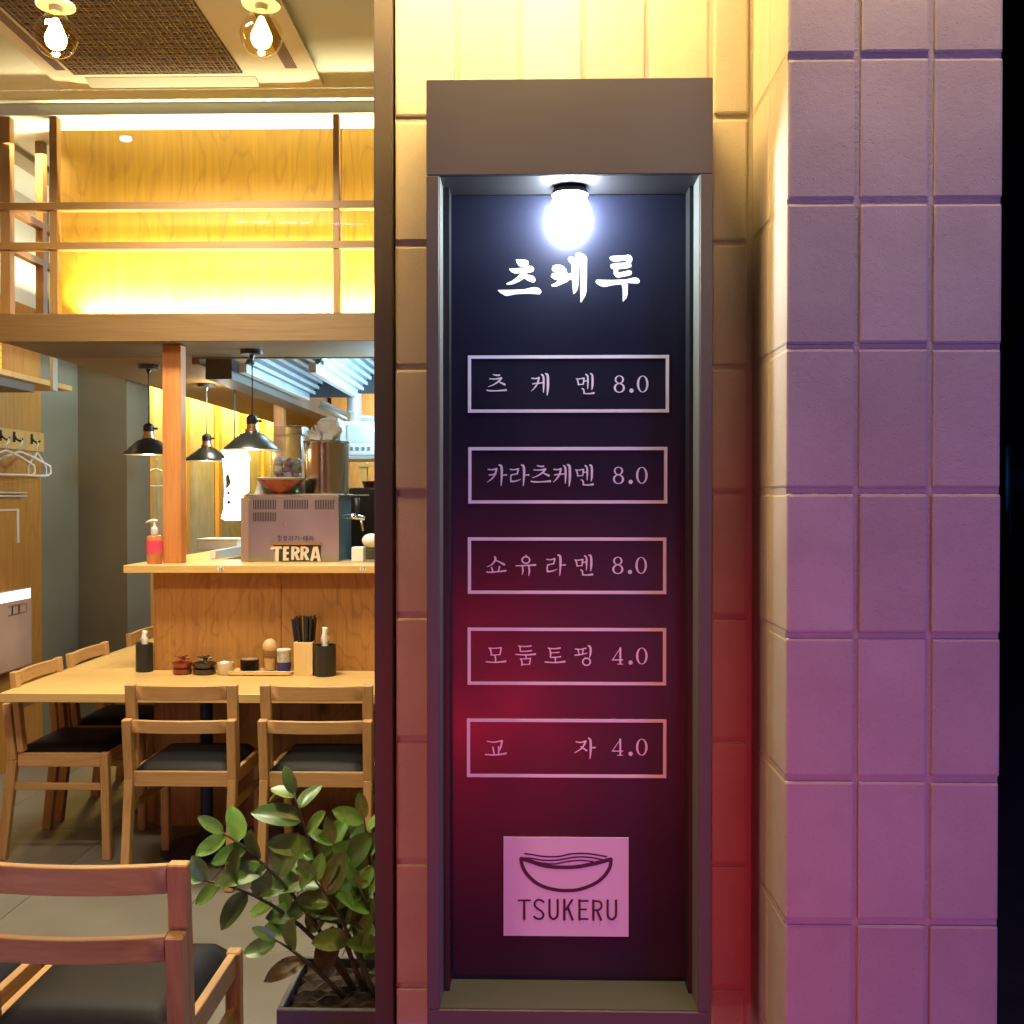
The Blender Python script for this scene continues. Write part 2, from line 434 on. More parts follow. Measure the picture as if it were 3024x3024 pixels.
# ------------------------------------------------------------------ large structure: ground, night street
g = M().box(-60, 60, -60, 2.02, -.3, 0).box(.9, 60, 2.02, 90, -.3, 0).build('ground', m_asphalt); struct(g)
b = thing('street_building', (9, 22, 0), 'dark building across the side street, beyond the right edge of the pillar', 'building')
M().box(4, 16, 22, 30, 0, 9).build('wall', m_bldg, b)
for i in range(3):
    M().box(9.0+i*1.6, 10.0+i*1.6, 21.93, 22, 4.4, 5.8).build('window', mat('dark_window', (.01, .012, .02), .15), b)
aw = thing('lit_shop_sign', (9.6, 20.6, 2.2), 'dim blue lit shop sign glowing beyond the pillar edge', 'sign')
mb = mat('blue_sign_face', (.006, .010, .02), .4, emit=(.02, .16, .42), estr=.07)
n_ = mb.node_tree; tcx = n_.nodes.new('ShaderNodeTexCoord'); vs_ = n_.nodes.new('ShaderNodeVectorMath'); vs_.operation = 'SUBTRACT'; vs_.inputs[1].default_value = (.25, .5, .62)
n_.links.new(tcx.outputs['Generated'], vs_.inputs[0])
vl = n_.nodes.new('ShaderNodeVectorMath'); vl.operation = 'LENGTH'; n_.links.new(vs_.outputs[0], vl.inputs[0])
mr_ = n_.nodes.new('ShaderNodeMapRange'); mr_.interpolation_type = 'SMOOTHSTEP'
mr_.inputs['From Min'].default_value = .6; mr_.inputs['From Max'].default_value = .5*0; mr_.inputs['To Min'].default_value = 0; mr_.inputs['To Max'].default_value = .16
n_.links.new(vl.outputs['Value'], mr_.inputs['Value']); n_.links.new(mr_.outputs[0], n_.nodes['Principled BSDF'].inputs['Emission Strength'])
M().box(9.2, 12.6, 20.5, 20.7, .9, 2.6).build('sign_box', mb, aw, bevel=.03)
M().box(9.5, 9.6, 20.58, 20.68, 0, 1.3).build('post', m_black, aw)

def mirrored(px, py, Yr, Yg=2.026):     # place across the street whose reflection in the pane falls at this pixel
    X, Z = at(px, py, 2*Yg-Yr); return X, Z
t = thing('street_led_sign', (-2.4, -6, 4.1), 'strip of violet LED dots on a shop across the street, mirrored faintly in the window', 'sign')
mv = mat('led_violet', (.3, .2, .8), .5, emit=(.42, .30, 1), estr=26)
xa_, za_ = mirrored(690, 655, -6.0); xb_, zb_ = mirrored(1080, 655, -6.0)
M().box(xa_-.2, xb_+.2, -6.2, -6.02, za_-.25, za_+.25).build('sign_board', m_black, t)
for a_, b_ in ((706, 732), (750, 795), (826, 876), (890, 912), (985, 1075)):
    q_ = a_
    while q_ < b_:
        xx, zz = mirrored(q_, 655+(q_-700)*.02, -6.0); q_ += 7
        M().sphere((xx, -6.0, zz), .011, 8, 6, 1, 1).build('led', mv, t)
t = thing('street_lamp', (mirrored(372, 410, -6.0)[0], -6.0, 0), 'white street lamp across the street, mirrored in the upper window', 'lamp')
xx, zz = mirrored(372, 410, -6.0)
M().lathe(xx, -6.15, [(.06, 0), (.04, zz-.1)], 12).build('pole', m_black, t)
M().bar((xx, -6.2, zz+.02), (xx, -5.9, zz+.05), .12, .05).build('arm', m_black, t)
M().sphere((xx, -6.0, zz), .06, 14, 8, 1, .5).build('lamp_head', mat('street_lamp_glow', (1, 1, 1), .5, emit=(.85, .88, 1), estr=60), t)

# ------------------------------------------------------------------ block wall (beside the window, behind the menu sign)
MX, MZ = .1204, .23662
WX0, WZ0 = -.1467, CAMZ+.7240           # a vertical joint / a horizontal joint
PXL, PF = .4097, 1.7302                 # pillar left face, pillar front
WL = X_(1162, 2.0)                      # wall's left end at the window jamb
def block(parent, x0, x1, y0, y1, z0, z1, side='front'):
    j = lambda a=.0008: random.uniform(-a, a)
    G = .0042
    dy = random.uniform(-.0018, .0018)
    m = M().box(x0+G+j(), x1-G+j(), y0+dy, y1, z0+G+j(), z1-G+j())
    o = m.build('block', m_block, parent, bevel=.0048)
    for p in o.data.polygons: p.use_smooth = False
    return o
wall = thing('block_wall', (.0, 2.05, 0), 'painted concrete block wall between the window and the pillar, behind the menu sign', 'wall')
M().box(WL+.004, PXL+.10, 2.0038, 2.10, 0, 3.6).build('mortar', m_mortar, wall)
cols = [WL] + [WX0 + MX*k for k in range(0, 5)] + [PXL-.001]
for r in range(-4, 10):
    z1 = WZ0 - MZ*r; z0 = z1 - MZ
    if z0 < 0: z0 = 0
    if z1 <= 0.02: continue
    for a, c_ in zip(cols[:-1], cols[1:]):
        block(wall, a, c_, 2.0, 2.05, z0, z1)
pil = thing('block_pillar', (PXL+.18, 1.87, 0), 'projecting painted block pillar at the right end of the shopfront', 'pillar')
PW = MX*3-.004
M().box(PXL+.0052, PXL+PW-.0052, PF+.0052, 2.12, 0, 3.6).build('mortar', m_mortar, pil)
for r in range(-4, 10):
    z1 = WZ0 - MZ*r; z0 = max(0, z1 - MZ)
    if z1 <= 0.02: continue
    for k in range(3):
        x0 = PXL + k*PW/3; x1 = x0 + PW/3
        if k == 0:
            block(pil, x0, x1, PF, PF+.130, z0, z1)
            block(pil, x0, x1, PF+.130, 1.999, z0, z1)
        elif k == 2:
            block(pil, x0, x1, PF, PF+.130, z0, z1)
            block(pil, x0, x1, PF+.130, 2.12, z0, z1)
        else:
            block(pil, x0, x1, PF, PF+.130, z0, z1)

# ------------------------------------------------------------------ shop window: jamb and pane
jx0, jx1 = X_(1105, 1.992), X_(1161, 1.992)
wf = thing('shop_window', (jx0, 2.02, 0), 'tall shop window pane and dark painted jamb left of the block wall', 'window')
M().box(jx0, jx1, 1.992, 2.10, 0, 3.45).build('jamb', m_jamb, wf, bevel=.002)
M().box(-4.2, jx0+.004, 2.026, 2.034, .06, 3.40).build('pane', m_pane, wf)
M().box(-4.2, jx0, 2.0, 2.07, 0, .06).build('sill', m_jamb, wf, bevel=.002)
M().box(-4.2, jx0, 2.0, 2.08, 3.40, 3.46).build('head', m_jamb, wf, bevel=.002)

# ------------------------------------------------------------------ menu sign
SF, SP = 1.862, 1.985
def pxbox(x0, x1, y0, y1, Y):           # photo rectangle -> world rectangle at Y
    return X_(x0, Y), X_(x1, Y), Z_(y1, Y, 1680), Z_(y0, Y, 1680)
ox0, ox1, oz0, oz1 = pxbox(1260, 2103, 231, 3085, SF)
ix0, ix1, iz0, iz1 = pxbox(1297, 2066, 515, 2985, SF)
sign = thing('menu_sign', ((ox0+ox1)/2, 1.93, oz0), 'tall black menu board in a deep metal frame with framed white price lines', 'sign')
M().box(ox0, ox1, SF, 1.999, iz1, oz1).build('frame_header', m_frame, sign, bevel=.0015)
M().box(ox0, ix0, SF, 1.999, iz0, iz1-.0004).build('frame_stile', m_frame, sign, bevel=.0012)
M().box(ix1, ox1, SF, 1.999, iz0, iz1-.0004).build('frame_stile', m_frame, sign, bevel=.0012)
M().box(ox0, ox1, SF, 1.999, oz0, iz0-.0004).build('frame_sill', m_frame, sign, bevel=.0015)
m_jambs = mat('sign_reveal_metal', (.14, .15, .135), .5, spec=.4, bump=.05, bscale=200)
M().box(ix0, ix0+.0012, SF+.004, SP, iz0+.0012, iz1-.0012).build('reveal', m_jambs, sign)
M().box(ix1-.0012, ix1, SF+.004, SP, iz0+.0012, iz1-.0012).build('reveal', m_jambs, sign)
M().box(ix0, ix1, SF+.004, SP, iz0, iz0+.0012).build('reveal', mat('sign_sill_metal', (.085, .085, .07), .5, bump=.05), sign)
M().box(ix0+.0012, ix1-.0012, SF+.004, SP-.007, iz1-.0012, iz1-.0002).build('reveal', m_black, sign)  # thin black plate added to give the header underside its shade
M().box(ix0+.0012, ix1-.0012, SP, 1.997, iz0+.0012, iz1).build('back_plate', m_black, sign)
gk = [X_(1312, 1.93), X_(1327, 1.93), X_(2035, 1.93), X_(2048, 1.93)]
M().box(ix0+.0014, gk[1], 1.93, SP-.0062, iz0+.0014, iz1-.002).build('gasket', m_black, sign)
M().box(gk[2], ix1-.0014, 1.93, SP-.0062, iz0+.0014, iz1-.002).build('gasket', m_black, sign)
a0, a1, b0, b1 = pxbox(1327, 2031, 574, 2903, SP-.006)
M().box(a0, a1, SP-.006, SP-.0005, b0, b1).build('menu_panel', m_panel, sign, bevel=.002)
TY = SP-.0064                            # print surface

def catmull(P, n=5):
    if len(P) < 3: 
        a, b_ = P
        return [tuple(a[k]+(b_[k]-a[k])*i/6 for k in range(3)) for i in range(7)]
    out = []
    Q = [P[0]]+list(P)+[P[-1]]
    for i in range(1, len(Q)-2):
        p0, p1, p2, p3 = Q[i-1:i+3]
        for t in range(n):
            t /= n
            out.append(tuple(.5*(2*p1[k]+(-p0[k]+p2[k])*t+(2*p0[k]-5*p1[k]+4*p2[k]-p3[k])*t*t+(-p0[k]+3*p1[k]-3*p2[k]+p3[k])*t**3) for k in range(3)))
    out.append(tuple(P[-1])); return out
class Ink:
    """flat print: strokes and outlines given in photo pixels through an affine zone, laid on one plane"""
    def __init__(s, Y, zone): s.Y = Y; s.z = zone; s.m = M(); s.k = 0
    def P(s, x, y, up=0):
        ox, oy, sc = s.z
        X, Z = at(ox+x/sc, oy+y/sc, s.Y)
        return (X, s.Y - .00005*s.k, Z)
    def poly(s, pts, dx=0, dy=0):
        s.k += 1
        s.m.add([s.P(x+dx, y+dy) for x, y in pts], [tuple(range(len(pts)))])
    def stroke(s, pts, w, dx=0, dy=0, sx=1, closed=False):
        s.k += 1
        n = len(pts)
        ws = w if isinstance(w, (list, tuple)) else [w]*n
        if len(ws) != n:
            ws = [ws[0]+(ws[-1]-ws[0])*i/(n-1) for i in range(n)] if len(ws) == 2 else [ws[min(i, len(ws)-1)] for i in range(n)]
        C3 = [(p[0], p[1], q) for p, q in zip(pts, ws)]
        if closed: L3 = C3 + [C3[0]]
        else: L3 = catmull(C3)
        vs = []; N = len(L3)
        for i, (x, y, q) in enumerate(L3):
            if closed:
                a_, b_ = L3[(i-1) % (N-1)], L3[(i+1) % (N-1)]
            else:
                a_, b_ = L3[max(i-1, 0)], L3[min(i+1, N-1)]
            tx, ty = b_[0]-a_[0], b_[1]-a_[1]; l = math.hypot(tx, ty) or 1; tx /= l; ty /= l
            q = max(q, .6)/2
            vs.append(s.P(x-ty*q+dx, y+tx*q+dy)); vs.append(s.P(x+ty*q+dx, y-tx*q+dy))
        fs = [(2*i, 2*i+1, 2*i+3, 2*i+2) for i in range(N-1)]
        s.m.add(vs, fs)
        if not closed:                    # rounded ends
            for i, sg in ((0, -1), (N-1, 1)):
                x, y, q = L3[i]; a_ = L3[1] if i == 0 else L3[N-2]
                tx, ty = (x-a_[0]), (y-a_[1]); l = math.hypot(tx, ty) or 1; tx /= l; ty /= l
                q = max(q, .6)/2
                cap = []
                for j in range(7):
                    t = -PI/2 + PI*j/6
                    cap.append((x+tx*math.cos(t)*q*.8 - ty*math.sin(t)*q, y+ty*math.cos(t)*q*.8 + tx*math.sin(t)*q))
                s.m.add([s.P(c[0]+dx, c[1]+dy) for c in cap], [tuple(range(7))])
    def ring(s, cx, cy, rx, ry, wt, wn, dx=0, dy=0, n=28):
        pts = [(cx+rx*math.cos(2*PI*i/n), cy+ry*math.sin(2*PI*i/n)) for i in range(n)]
        ws = [wn+(wt-wn)*abs(math.cos(2*PI*i/n))**1.5 for i in range(n)]
        s.stroke(pts, ws, dx, dy, closed=True)
    def disc(s, cx, cy, r, dx=0, dy=0):
        s.poly([(cx+r*math.cos(2*PI*i/18), cy+r*math.sin(2*PI*i/18)) for i in range(18)], dx, dy)
    def done(s, name, material, parent):
        o = s.m.build(name, material, parent)
        return o

# title lettering, outlines
tl = Ink(TY, (1440, 720, 4.025))
OUT = [
 [(335,190),(345,186),(455,192),(480,205),(488,230),(480,255),(455,268),(405,270),(375,265),(350,230)],
 [(260,295),(300,293),(430,285),(470,270),(500,262),(535,268),(552,300),(540,328),(515,338),(468,342),(468,368),(500,370),(545,385),(565,410),(568,440),(545,462),(520,455),(475,435),(435,410),(380,445),(300,480),(240,488),(222,480),(225,468),(290,440),(350,395),(398,345),(365,350),(320,352),(285,335),(262,310)],
 [(120,548),(300,546),(440,540),(520,520),(560,515),(605,525),(635,550),(638,580),(615,602),(570,598),(480,592),(330,600),(250,618),(215,620),(160,590),(125,562)],
 [(765,300),(775,265),(810,250),(860,250),(905,270),(935,305),(945,355),(1000,350),(1003,425),(965,428),(950,450),(890,475),(820,505),(770,508),(757,495),(765,482),(800,470),(845,430),(800,425),(755,395),(755,365),(775,350),(865,345),(800,333),(768,318)],
 [(958,185),(965,160),(995,153),(1040,165),(1070,190),(1078,230),(1078,480),(1070,540),(1040,585),(1018,597),(1015,560),(1003,420),(1002,250),(990,230),(965,210)],
 [(1043,150),(1050,118),(1080,108),(1120,115),(1160,140),(1178,170),(1180,400),(1175,560),(1160,620),(1115,693),(1103,697),(1103,640),(1098,230),(1085,205),(1050,180)],
 [(1452,175),(1458,152),(1490,145),(1630,140),(1665,128),(1700,138),(1720,170),(1718,200),(1700,230),(1710,260),(1700,280),(1660,290),(1550,302),(1550,340),(1600,335),(1680,315),(1712,325),(1715,355),(1700,372),(1620,390),(1550,402),(1520,390),(1500,365),(1500,305),(1465,285),(1462,250),(1480,240),(1560,230),(1645,222),(1648,195),(1600,195),(1545,215),(1500,210),(1465,195)],
 [(1285,445),(1295,428),(1480,430),(1640,425),(1700,410),(1750,398),(1790,410),(1808,435),(1805,460),(1785,472),(1730,470),(1650,465),(1668,490),(1665,600),(1650,645),(1608,688),(1605,660),(1605,540),(1590,480),(1480,492),(1400,512),(1370,512),(1320,490),(1290,465)]]
for grp in ((0, 1, 2), (3, 4, 5), (6, 7)):
    tl = Ink(TY, (1440, 720, 4.025))
    for q in grp: tl.poly(OUT[q])
    tl.done('title_syllable', m_white, sign)

ZA, ZB, ZC = (1370, 1040, 3.116), (1370, 1580, 3.116), (1300, 1750, 1.517)
def g_cheu(k, dx=0, dy=0):
    k.stroke([(268,206),(300,213),(328,211)], [9,14,15], dx, dy)
    k.stroke([(236,245),(290,247),(345,238)], [9,12,18], dx, dy)
    k.stroke([(345,240),(310,276),(262,304),(222,318)], [17,14,10,5], dx, dy)
    k.stroke([(318,270),(350,286),(376,298)], [10,15,20], dx, dy)
    k.stroke([(212,350),(250,356),(320,354),(388,349)], [12,13,12,20], dx, dy)
def g_ke(k, dx=0, dy=0):
    k.stroke([(624,240),(660,243),(690,234)], [12,12,14], dx, dy)
    k.stroke([(691,234),(678,285),(652,325),(620,358)], [18,16,12,5], dx, dy)
    k.stroke([(633,292),(690,281)], [12,11], dx, dy)
    k.stroke([(688,287),(724,281)], [10,11], dx, dy)
    k.stroke([(714,206),(731,226),(734,300),(731,370)], [14,18,18,7], dx, dy)
    k.stroke([(752,198),(771,218),(773,320),(766,396)], [15,22,22,8], dx, dy)
def g_men(k, dx=0, dy=0):
    k.stroke([(1040,246),(1050,272),(1053,300)], [14,14,12], dx, dy)
    k.stroke([(1032,242),(1060,246),(1108,238)], [10,10,12], dx, dy)
    k.stroke([(1106,238),(1102,268),(1098,298)], [15,14,10], dx, dy)
    k.stroke([(1054,299),(1098,294)], [9,9], dx, dy)
    k.stroke([(1104,268),(1138,262)], [10,11], dx, dy)
    k.stroke([(1122,204),(1139,224),(1141,280),(1139,337)], [13,16,16,7], dx, dy)
    k.stroke([(1164,198),(1182,216),(1183,300),(1177,346)], [14,19,20,7], dx, dy)
    k.stroke([(1086,334),(1102,346),(1105,376)], [11,13,13], dx, dy)
    k.stroke([(1102,380),(1150,382),(1194,376)], [12,12,20], dx, dy)
def g_ka(k, dx=0, dy=0):
    k.stroke([(222,1078),(262,1082),(300,1072)], [11,12,15], dx, dy)
    k.stroke([(301,1072),(286,1125),(256,1165),(214,1196)], [18,16,12,5], dx, dy)
    k.stroke([(232,1131),(296,1120)], [12,11], dx, dy)
    k.stroke([(325,1038),(346,1056),(348,1140),(342,1228)], [15,22,20,8], dx, dy)
    k.stroke([(350,1133),(378,1130),(392,1130)], [8,13,15], dx, dy)
def g_ra(k, dx=0, dy=0):
    k.stroke([(426,1078),(460,1082),(502,1072)], [11,11,13], dx, dy)
    k.stroke([(501,1072),(496,1098),(490,1122)], [15,14,12], dx, dy)
    k.stroke([(436,1130),(490,1118)], [11,11], dx, dy)
    k.stroke([(436,1128),(431,1158),(434,1187)], [12,13,14], dx, dy)
    k.stroke([(432,1190),(475,1187),(522,1170)], [15,12,6], dx, dy)
    k.stroke([(530,1038),(551,1056),(553,1140),(546,1228)], [15,22,20,8], dx, dy)
    k.stroke([(555,1133),(583,1130),(598,1130)], [8,13,15], dx, dy)
def price(k, ch, dx=0, dy=0):
    if ch == '8':
        k.ring(1430, 252, 35, 34, 16, 7, dx, dy); k.ring(1430, 329, 42, 40, 19, 8, dx, dy)
    else:
        k.stroke([(1446,218),(1412,268),(1374,325)], [7,7,7], dx, dy+5)
        k.stroke([(1372,329),(1420,329),(1470,329)], [10,10,10], dx, dy)
        k.stroke([(1447,220),(1447,300),(1447,366)], [18,18,18], dx, dy)
        k.stroke([(1420,368),(1472,368)], [6,6], dx, dy)
    k.disc(1542, 354, 20, dx, dy)
    k.ring(1645, 293, 43, 74, 21, 7, dx, dy)
def part_of(zone, name, fn):
    k = Ink(TY, zone); fn(k); k.done(name, m_white, sign)
def S_(*strokes):
    def f(k):
        for p, w_ in strokes: k.stroke(p, w_)
    return f
sy = 'menu_syllable'; pr = 'menu_price'
for f in (g_cheu, g_ke, g_men): part_of(ZA, sy, f)
part_of(ZA, pr, lambda k: price(k, '8'))
for f, dx, dy in ((g_ka, 0, 0), (g_ra, 0, 0), (g_cheu, 406, 838), (g_ke, 202, 838), (g_men, -6, 840)):
    part_of(ZA, sy, lambda k: f(k, dx, dy))
part_of(ZA, pr, lambda k: price(k, '8', -8, 840))
part_of(ZB, sy, S_(([(282,198),(290,215),(283,240),(255,272),(213,293)], [12,20,17,11,5]), ([(295,232),(335,252),(372,272)], [9,14,20]),
    ([(255,298),(266,335)], [13,13]), ([(328,290),(318,333)], [15,12]), ([(210,340),(250,342),(320,336),(385,328)], [11,12,12,18])))
def yu(k):
    k.ring(570, 230, 35, 30, 14, 12); k.stroke([(568,184),(577,198)], [9,15])
    k.stroke([(480,283),(570,280),(658,275)], [11,12,18]); k.stroke([(538,288),(543,330),(535,364)], [13,14,6]); k.stroke([(598,286),(602,335),(596,374)], [15,16,7])
part_of(ZB, sy, yu)
part_of(ZB, sy, lambda k: g_ra(k, 335, -855)); part_of(ZB, sy, lambda k: g_men(k, -12, -14)); part_of(ZB, pr, lambda k: price(k, '8', -14, -14))
part_of(ZB, sy, S_(([(238,1040),(250,1075),(253,1106)], [13,14,13]), ([(228,1040),(280,1042),(344,1036)], [9,10,11]), ([(343,1036),(338,1070),(331,1102)], [14,13,11]), ([(254,1105),(330,1100)], [9,9]),
    ([(285,1106),(291,1135),(291,1162)], [13,13,12]), ([(204,1166),(290,1171),(384,1162)], [12,12,18])))
part_of(ZB, sy, S_(([(500,1020),(560,1026),(618,1020)], [10,11,14]), ([(516,1026),(519,1068)], [12,12]), ([(518,1071),(570,1070),(622,1064)], [11,11,13]),
    ([(476,1098),(570,1103),(656,1096)], [11,12,18]), ([(570,1104),(572,1132)], [13,12]),
    ([(520,1138),(534,1165),(534,1198)], [12,14,14]), ([(520,1138),(570,1140),(614,1133)], [8,9,11]), ([(612,1134),(604,1190)], [14,12]), ([(535,1191),(606,1188)], [9,9])))
part_of(ZB, sy, S_(([(772,1040),(830,1046),(886,1039)], [10,11,14]), ([(790,1046),(797,1085),(796,1124)], [13,14,13]), ([(796,1085),(876,1079)], [9,11]), ([(797,1125),(845,1125),(890,1119)], [11,11,13]),
    ([(838,1124),(842,1145),(840,1164)], [13,13,12]), ([(746,1168),(840,1173),(928,1164)], [12,12,18])))
def ping(k):
    k.stroke([(1025,1048),(1070,1052),(1124,1041)], [11,10,12]); k.stroke([(1050,1054),(1060,1095)], [11,11]); k.stroke([(1098,1050),(1091,1092)], [11,11]); k.stroke([(1022,1106),(1080,1099),(1132,1086)], [13,11,9])
    k.stroke([(1144,1018),(1163,1034),(1165,1085),(1156,1128)], [14,19,18,8]); k.ring(1128, 1166, 35, 33, 14, 12); k.stroke([(1115,1128),(1128,1136)], [8,12])
part_of(ZB, sy, ping)
part_of(ZB, pr, lambda k: price(k, '4', -8, 820))
part_of(ZC, sy, S_(([(210,666),(240,670),(277,663)], [5,6,7]), ([(277,663),(272,690),(266,706)], [9,8,5]), ([(236,692),(242,724)], [6,7]), ([(262,690),(262,722)], [7,7]), ([(202,725),(250,727),(295,720)], [6,6,9])))
part_of(ZC, sy, S_(([(608,668),(630,671),(652,665)], [5,6,7]), ([(652,665),(636,695),(602,718)], [9,7,3]), ([(630,690),(648,702),(656,707)], [5,7,9]), ([(664,652),(673,662),(674,705),(671,744)], [7,10,10,4]), ([(675,695),(694,694)], [5,8])))
part_of((1370+(770/1.517+1300-1370)-1372/3.116, 1750+655/1.517-216/3.116, 3.116), pr, lambda k: price(k, '4'))
for (x0, x1, y0, y1) in ((1382,1975,1049,1218.5),(1382.8,1970.5,1320,1487),(1381.5,1968,1587,1754),(1380.6,1968,1854,2023),(1378.5,1969,2123,2296)):
    A0, A1, B0, B1 = pxbox(x0, x1, y0, y1, TY); t = 9.6/3100*TY
    M().box(A0, A1, TY-.0008, TY+.0002, B1-t, B1).box(A0, A1, TY-.0008, TY+.0002, B0, B0+t)\
       .box(A0, A0+t, TY-.0008, TY+.0002, B0+t, B1-t).box(A1-t, A1, TY-.0008, TY+.0002, B0+t, B1-t).build('price_border', m_white, sign)
A0, A1, B0, B1 = pxbox(1487, 1857.5, 2472, 2763.5, TY)
plate = M().box(A0, A1, TY-.002, TY+.0002, B0, B1).build('logo_plate', m_plate, sign)
k = Ink(TY-.0024, (1480, 2460, 4.954))
arc = [(290,380),(305,460),(345,555),(420,650),(530,740),(680,805),(850,838),(980,842),(1120,830),(1270,785),(1410,715),(1520,615),(1590,500),(1608,385)]
k.stroke(arc, 52)
k.stroke([(290,375),(420,408),(560,460),(720,492),(900,502),(1100,495),(1300,460),(1450,425),(1605,382)], [60,62,58,56,54,54,58,60,56])
k.stroke([(345,302),(450,315),(600,340),(720,346),(860,340),(1000,310),(1150,298),(1320,308),(1540,345)], 24)
k.stroke([(350,365),(470,375),(600,398),(760,400),(900,385),(1030,360),(1180,350),(1330,362),(1480,390)], 23)
k.stroke([(470,410),(600,440),(780,452),(900,430),(1040,408),(1200,402),(1350,420)], 22)
W = 37
k.stroke([(250,985),(425,985)], 28); k.stroke([(337,990),(337,1262)], 36)
k.stroke([(622,1008),(580,982),(535,978),(495,1010),(492,1060),(530,1105),(590,1145),(618,1195),(600,1240),(555,1258),(510,1245),(480,1220)], 31)
k.stroke([(707,975),(707,1170),(720,1225),(765,1258),(812,1225),(826,1170),(826,975)], 33)
k.stroke([(924,975),(924,1268)], 36); k.stroke([(1038,978),(945,1125)], 32); k.stroke([(975,1090),(1045,1268)], 34)
k.stroke([(1145,978),(1145,1268)], 34); k.stroke([(1150,992),(1268,992)], 28); k.stroke([(1150,1117),(1245,1117)], 27); k.stroke([(1150,1257),(1268,1257)], 28)
k.stroke([(1348,982),(1348,1270)], 34); k.stroke([(1350,997),(1420,997),(1463,1025),(1466,1080),(1430,1122),(1352,1128)], 29); k.stroke([(1400,1130),(1462,1270)], 33)
k.stroke([(1558,982),(1558,1180),(1575,1235),(1618,1262),(1662,1235),(1680,1180),(1680,982)], 33)
k.done('logo_print', m_ink, plate)

# sign lamp: small gooseneck with a frosted globe in the top of the recess
sl = thing('sign_lamp', (LAMP[0], LAMP[1], iz1), 'small lit lamp shining down on the menu sign from the top of its recess', 'lamp')
m_glow = mat('lamp_frosted_glow', (.9, .9, .9), .5, emit=(.82, .92, 1), estr=225)
zc = Z_(624, LAMP[1]); rg = .0365
M().lathe(LAMP[0], LAMP[1], [(.018, iz1-.001), (.018, iz1-.006), (.006, iz1-.008), (.006, zc+rg*1.35+.012)], 20).build('ceiling_cup', m_shade, sl, smooth=True)
M().lathe(LAMP[0], LAMP[1], [(.0001, zc+rg*1.35+.0105), (.014, zc+rg*1.35+.010), (.030, zc+rg*1.1), (.0350, zc+rg*.80), (.0340, zc+rg*.78), (.026, zc+rg*1.06), (.013, zc+rg*1.35+.006), (.0001, zc+rg*1.35+.0065)], 28).build('hood', m_shade, sl, smooth='all')
M().lathe(LAMP[0], LAMP[1], fineprof([(.012, zc+rg*1.3), (.020, zc+rg*1.05), (.033, zc+rg*.45), (rg, zc), (rg*.88, zc-rg*.52), (rg*.55, zc-rg*.9), (.0001, zc-rg*1.08)]), 40).build('globe', m_glow, sl, smooth='all')

# ------------------------------------------------------------------ dining room shell
LX, RX, BY = -3.0, .62, 13.5
TS = .66
fl = M().box(-3.3, 1.2, 2.02, BY, -.3, -.004).build('floor', m_grout); struct(fl)
tmesh = None
for i in range(-2, 4):
    for j in range(-2, 8):
        x = -1.97+TS*i; y = 3.57+TS*j
        if y+TS < 2.1: continue
        if tmesh is None:
            o = M().box(.0015, TS-.0015, .0015, TS-.0015, -.02, 0).build('floor_tile', m_tile, fl, bevel=.0012, local=True); tmesh = o.data
        else:
            o = bpy.data.objects.new('floor_tile', tmesh); C.objects.link(o); o.parent = fl
        o.location = (x, y, 0)
        if y < 2.09: o.location.z = -.0005
M().box(-3.3, 1.2, 3.57+TS*8, BY, -.01, -.0005).build('floor_far', m_tile, fl)
ce = M().box(-3.3, 1.2, 2.09, 4.89, 3.405, 3.6).box(-3.3, 1.2, 4.89, BY, 3.35, 3.6).build('ceiling', m_ceil); struct(ce)
st = M().box(-2.74, -2.63, 4.9, 9, 3.322, 3.3495).build('ceiling_trim', mat('trim_olive', (.30, .27, .16), .7), ce)
lw = thing('left_wall', (LX-.05, 7, 0), 'long left wall of the dining room, plywood below pale paint then grey plaster', 'wall')
ya = Y_(122, LX)
M().box(LX-.2, LX, 2.09, ya, 0, 2.70).build('plywood_cladding', m_wallwood, lw)
M().box(LX-.2, LX-.012, 2.09, ya, 2.70, 3.5).build('pale_upper_wall', m_wallwhite, lw)
yb = Y_(232, LX)
M().box(LX-.2, LX-.002, ya, yb, 0, 3.5).build('grey_plaster', m_grey, lw)
xc = X_(375, yb)
co = thing('plaster_column', ((LX+xc)/2, yb+.2, 0), 'broad grey plaster column standing out from the left wall', 'column')
M().box(LX-.2, xc, yb, yb+.42, 0, 3.5).build('shaft', m_grey, co)
yc = yb+.42
cor = thing('corrugated_wall', (LX, 10, 0), 'corrugated metal wall with pine studs behind the pendant lamps', 'wall')
studY = [Y_(p, LX+.03) for p in (438, 550, 645, 720, 778)]
step = studY[1]-studY[0]
edges = [yc] + studY + [studY[-1]+step, BY]
for a, b_ in zip(edges[:-1], edges[1:]):
    m = M(); n = int((b_-a)/.019); vs = []
    for i in range(n+1):
        y = a+(b_-a)*i/n; x = LX + .009*math.sin(i*PI/2) 
        vs += [(x, y, 0), (x, y, 3.35)]
    m.add(vs, [(2*i, 2*i+2, 2*i+3, 2*i+1) for i in range(n)])
    m.build('corrugated_sheet', m_corr, cor, smooth='all')
for y in studY: M().box(LX+.01, LX+.05, y-.045, y+.045, 0, 3.3).build('stud', m_stud, cor, bevel=.002)
M().box(LX-.2, LX-.012, yc, BY, 0, 3.5).build('backing', m_grey, cor)
bw = M().box(-3.3, 1.2, BY, BY+.2, 0, 3.6).build('rear_wall', m_wallwood); tag(bw, 'plywood rear wall at the far end of the kitchen', 'wall')
rw = M().box(RX-.03, RX+.125, 2.13, BY, 0, 3.6).build('right_wall', m_grey); tag(rw, 'plain grey wall closing the right side of the dining room', 'wall')
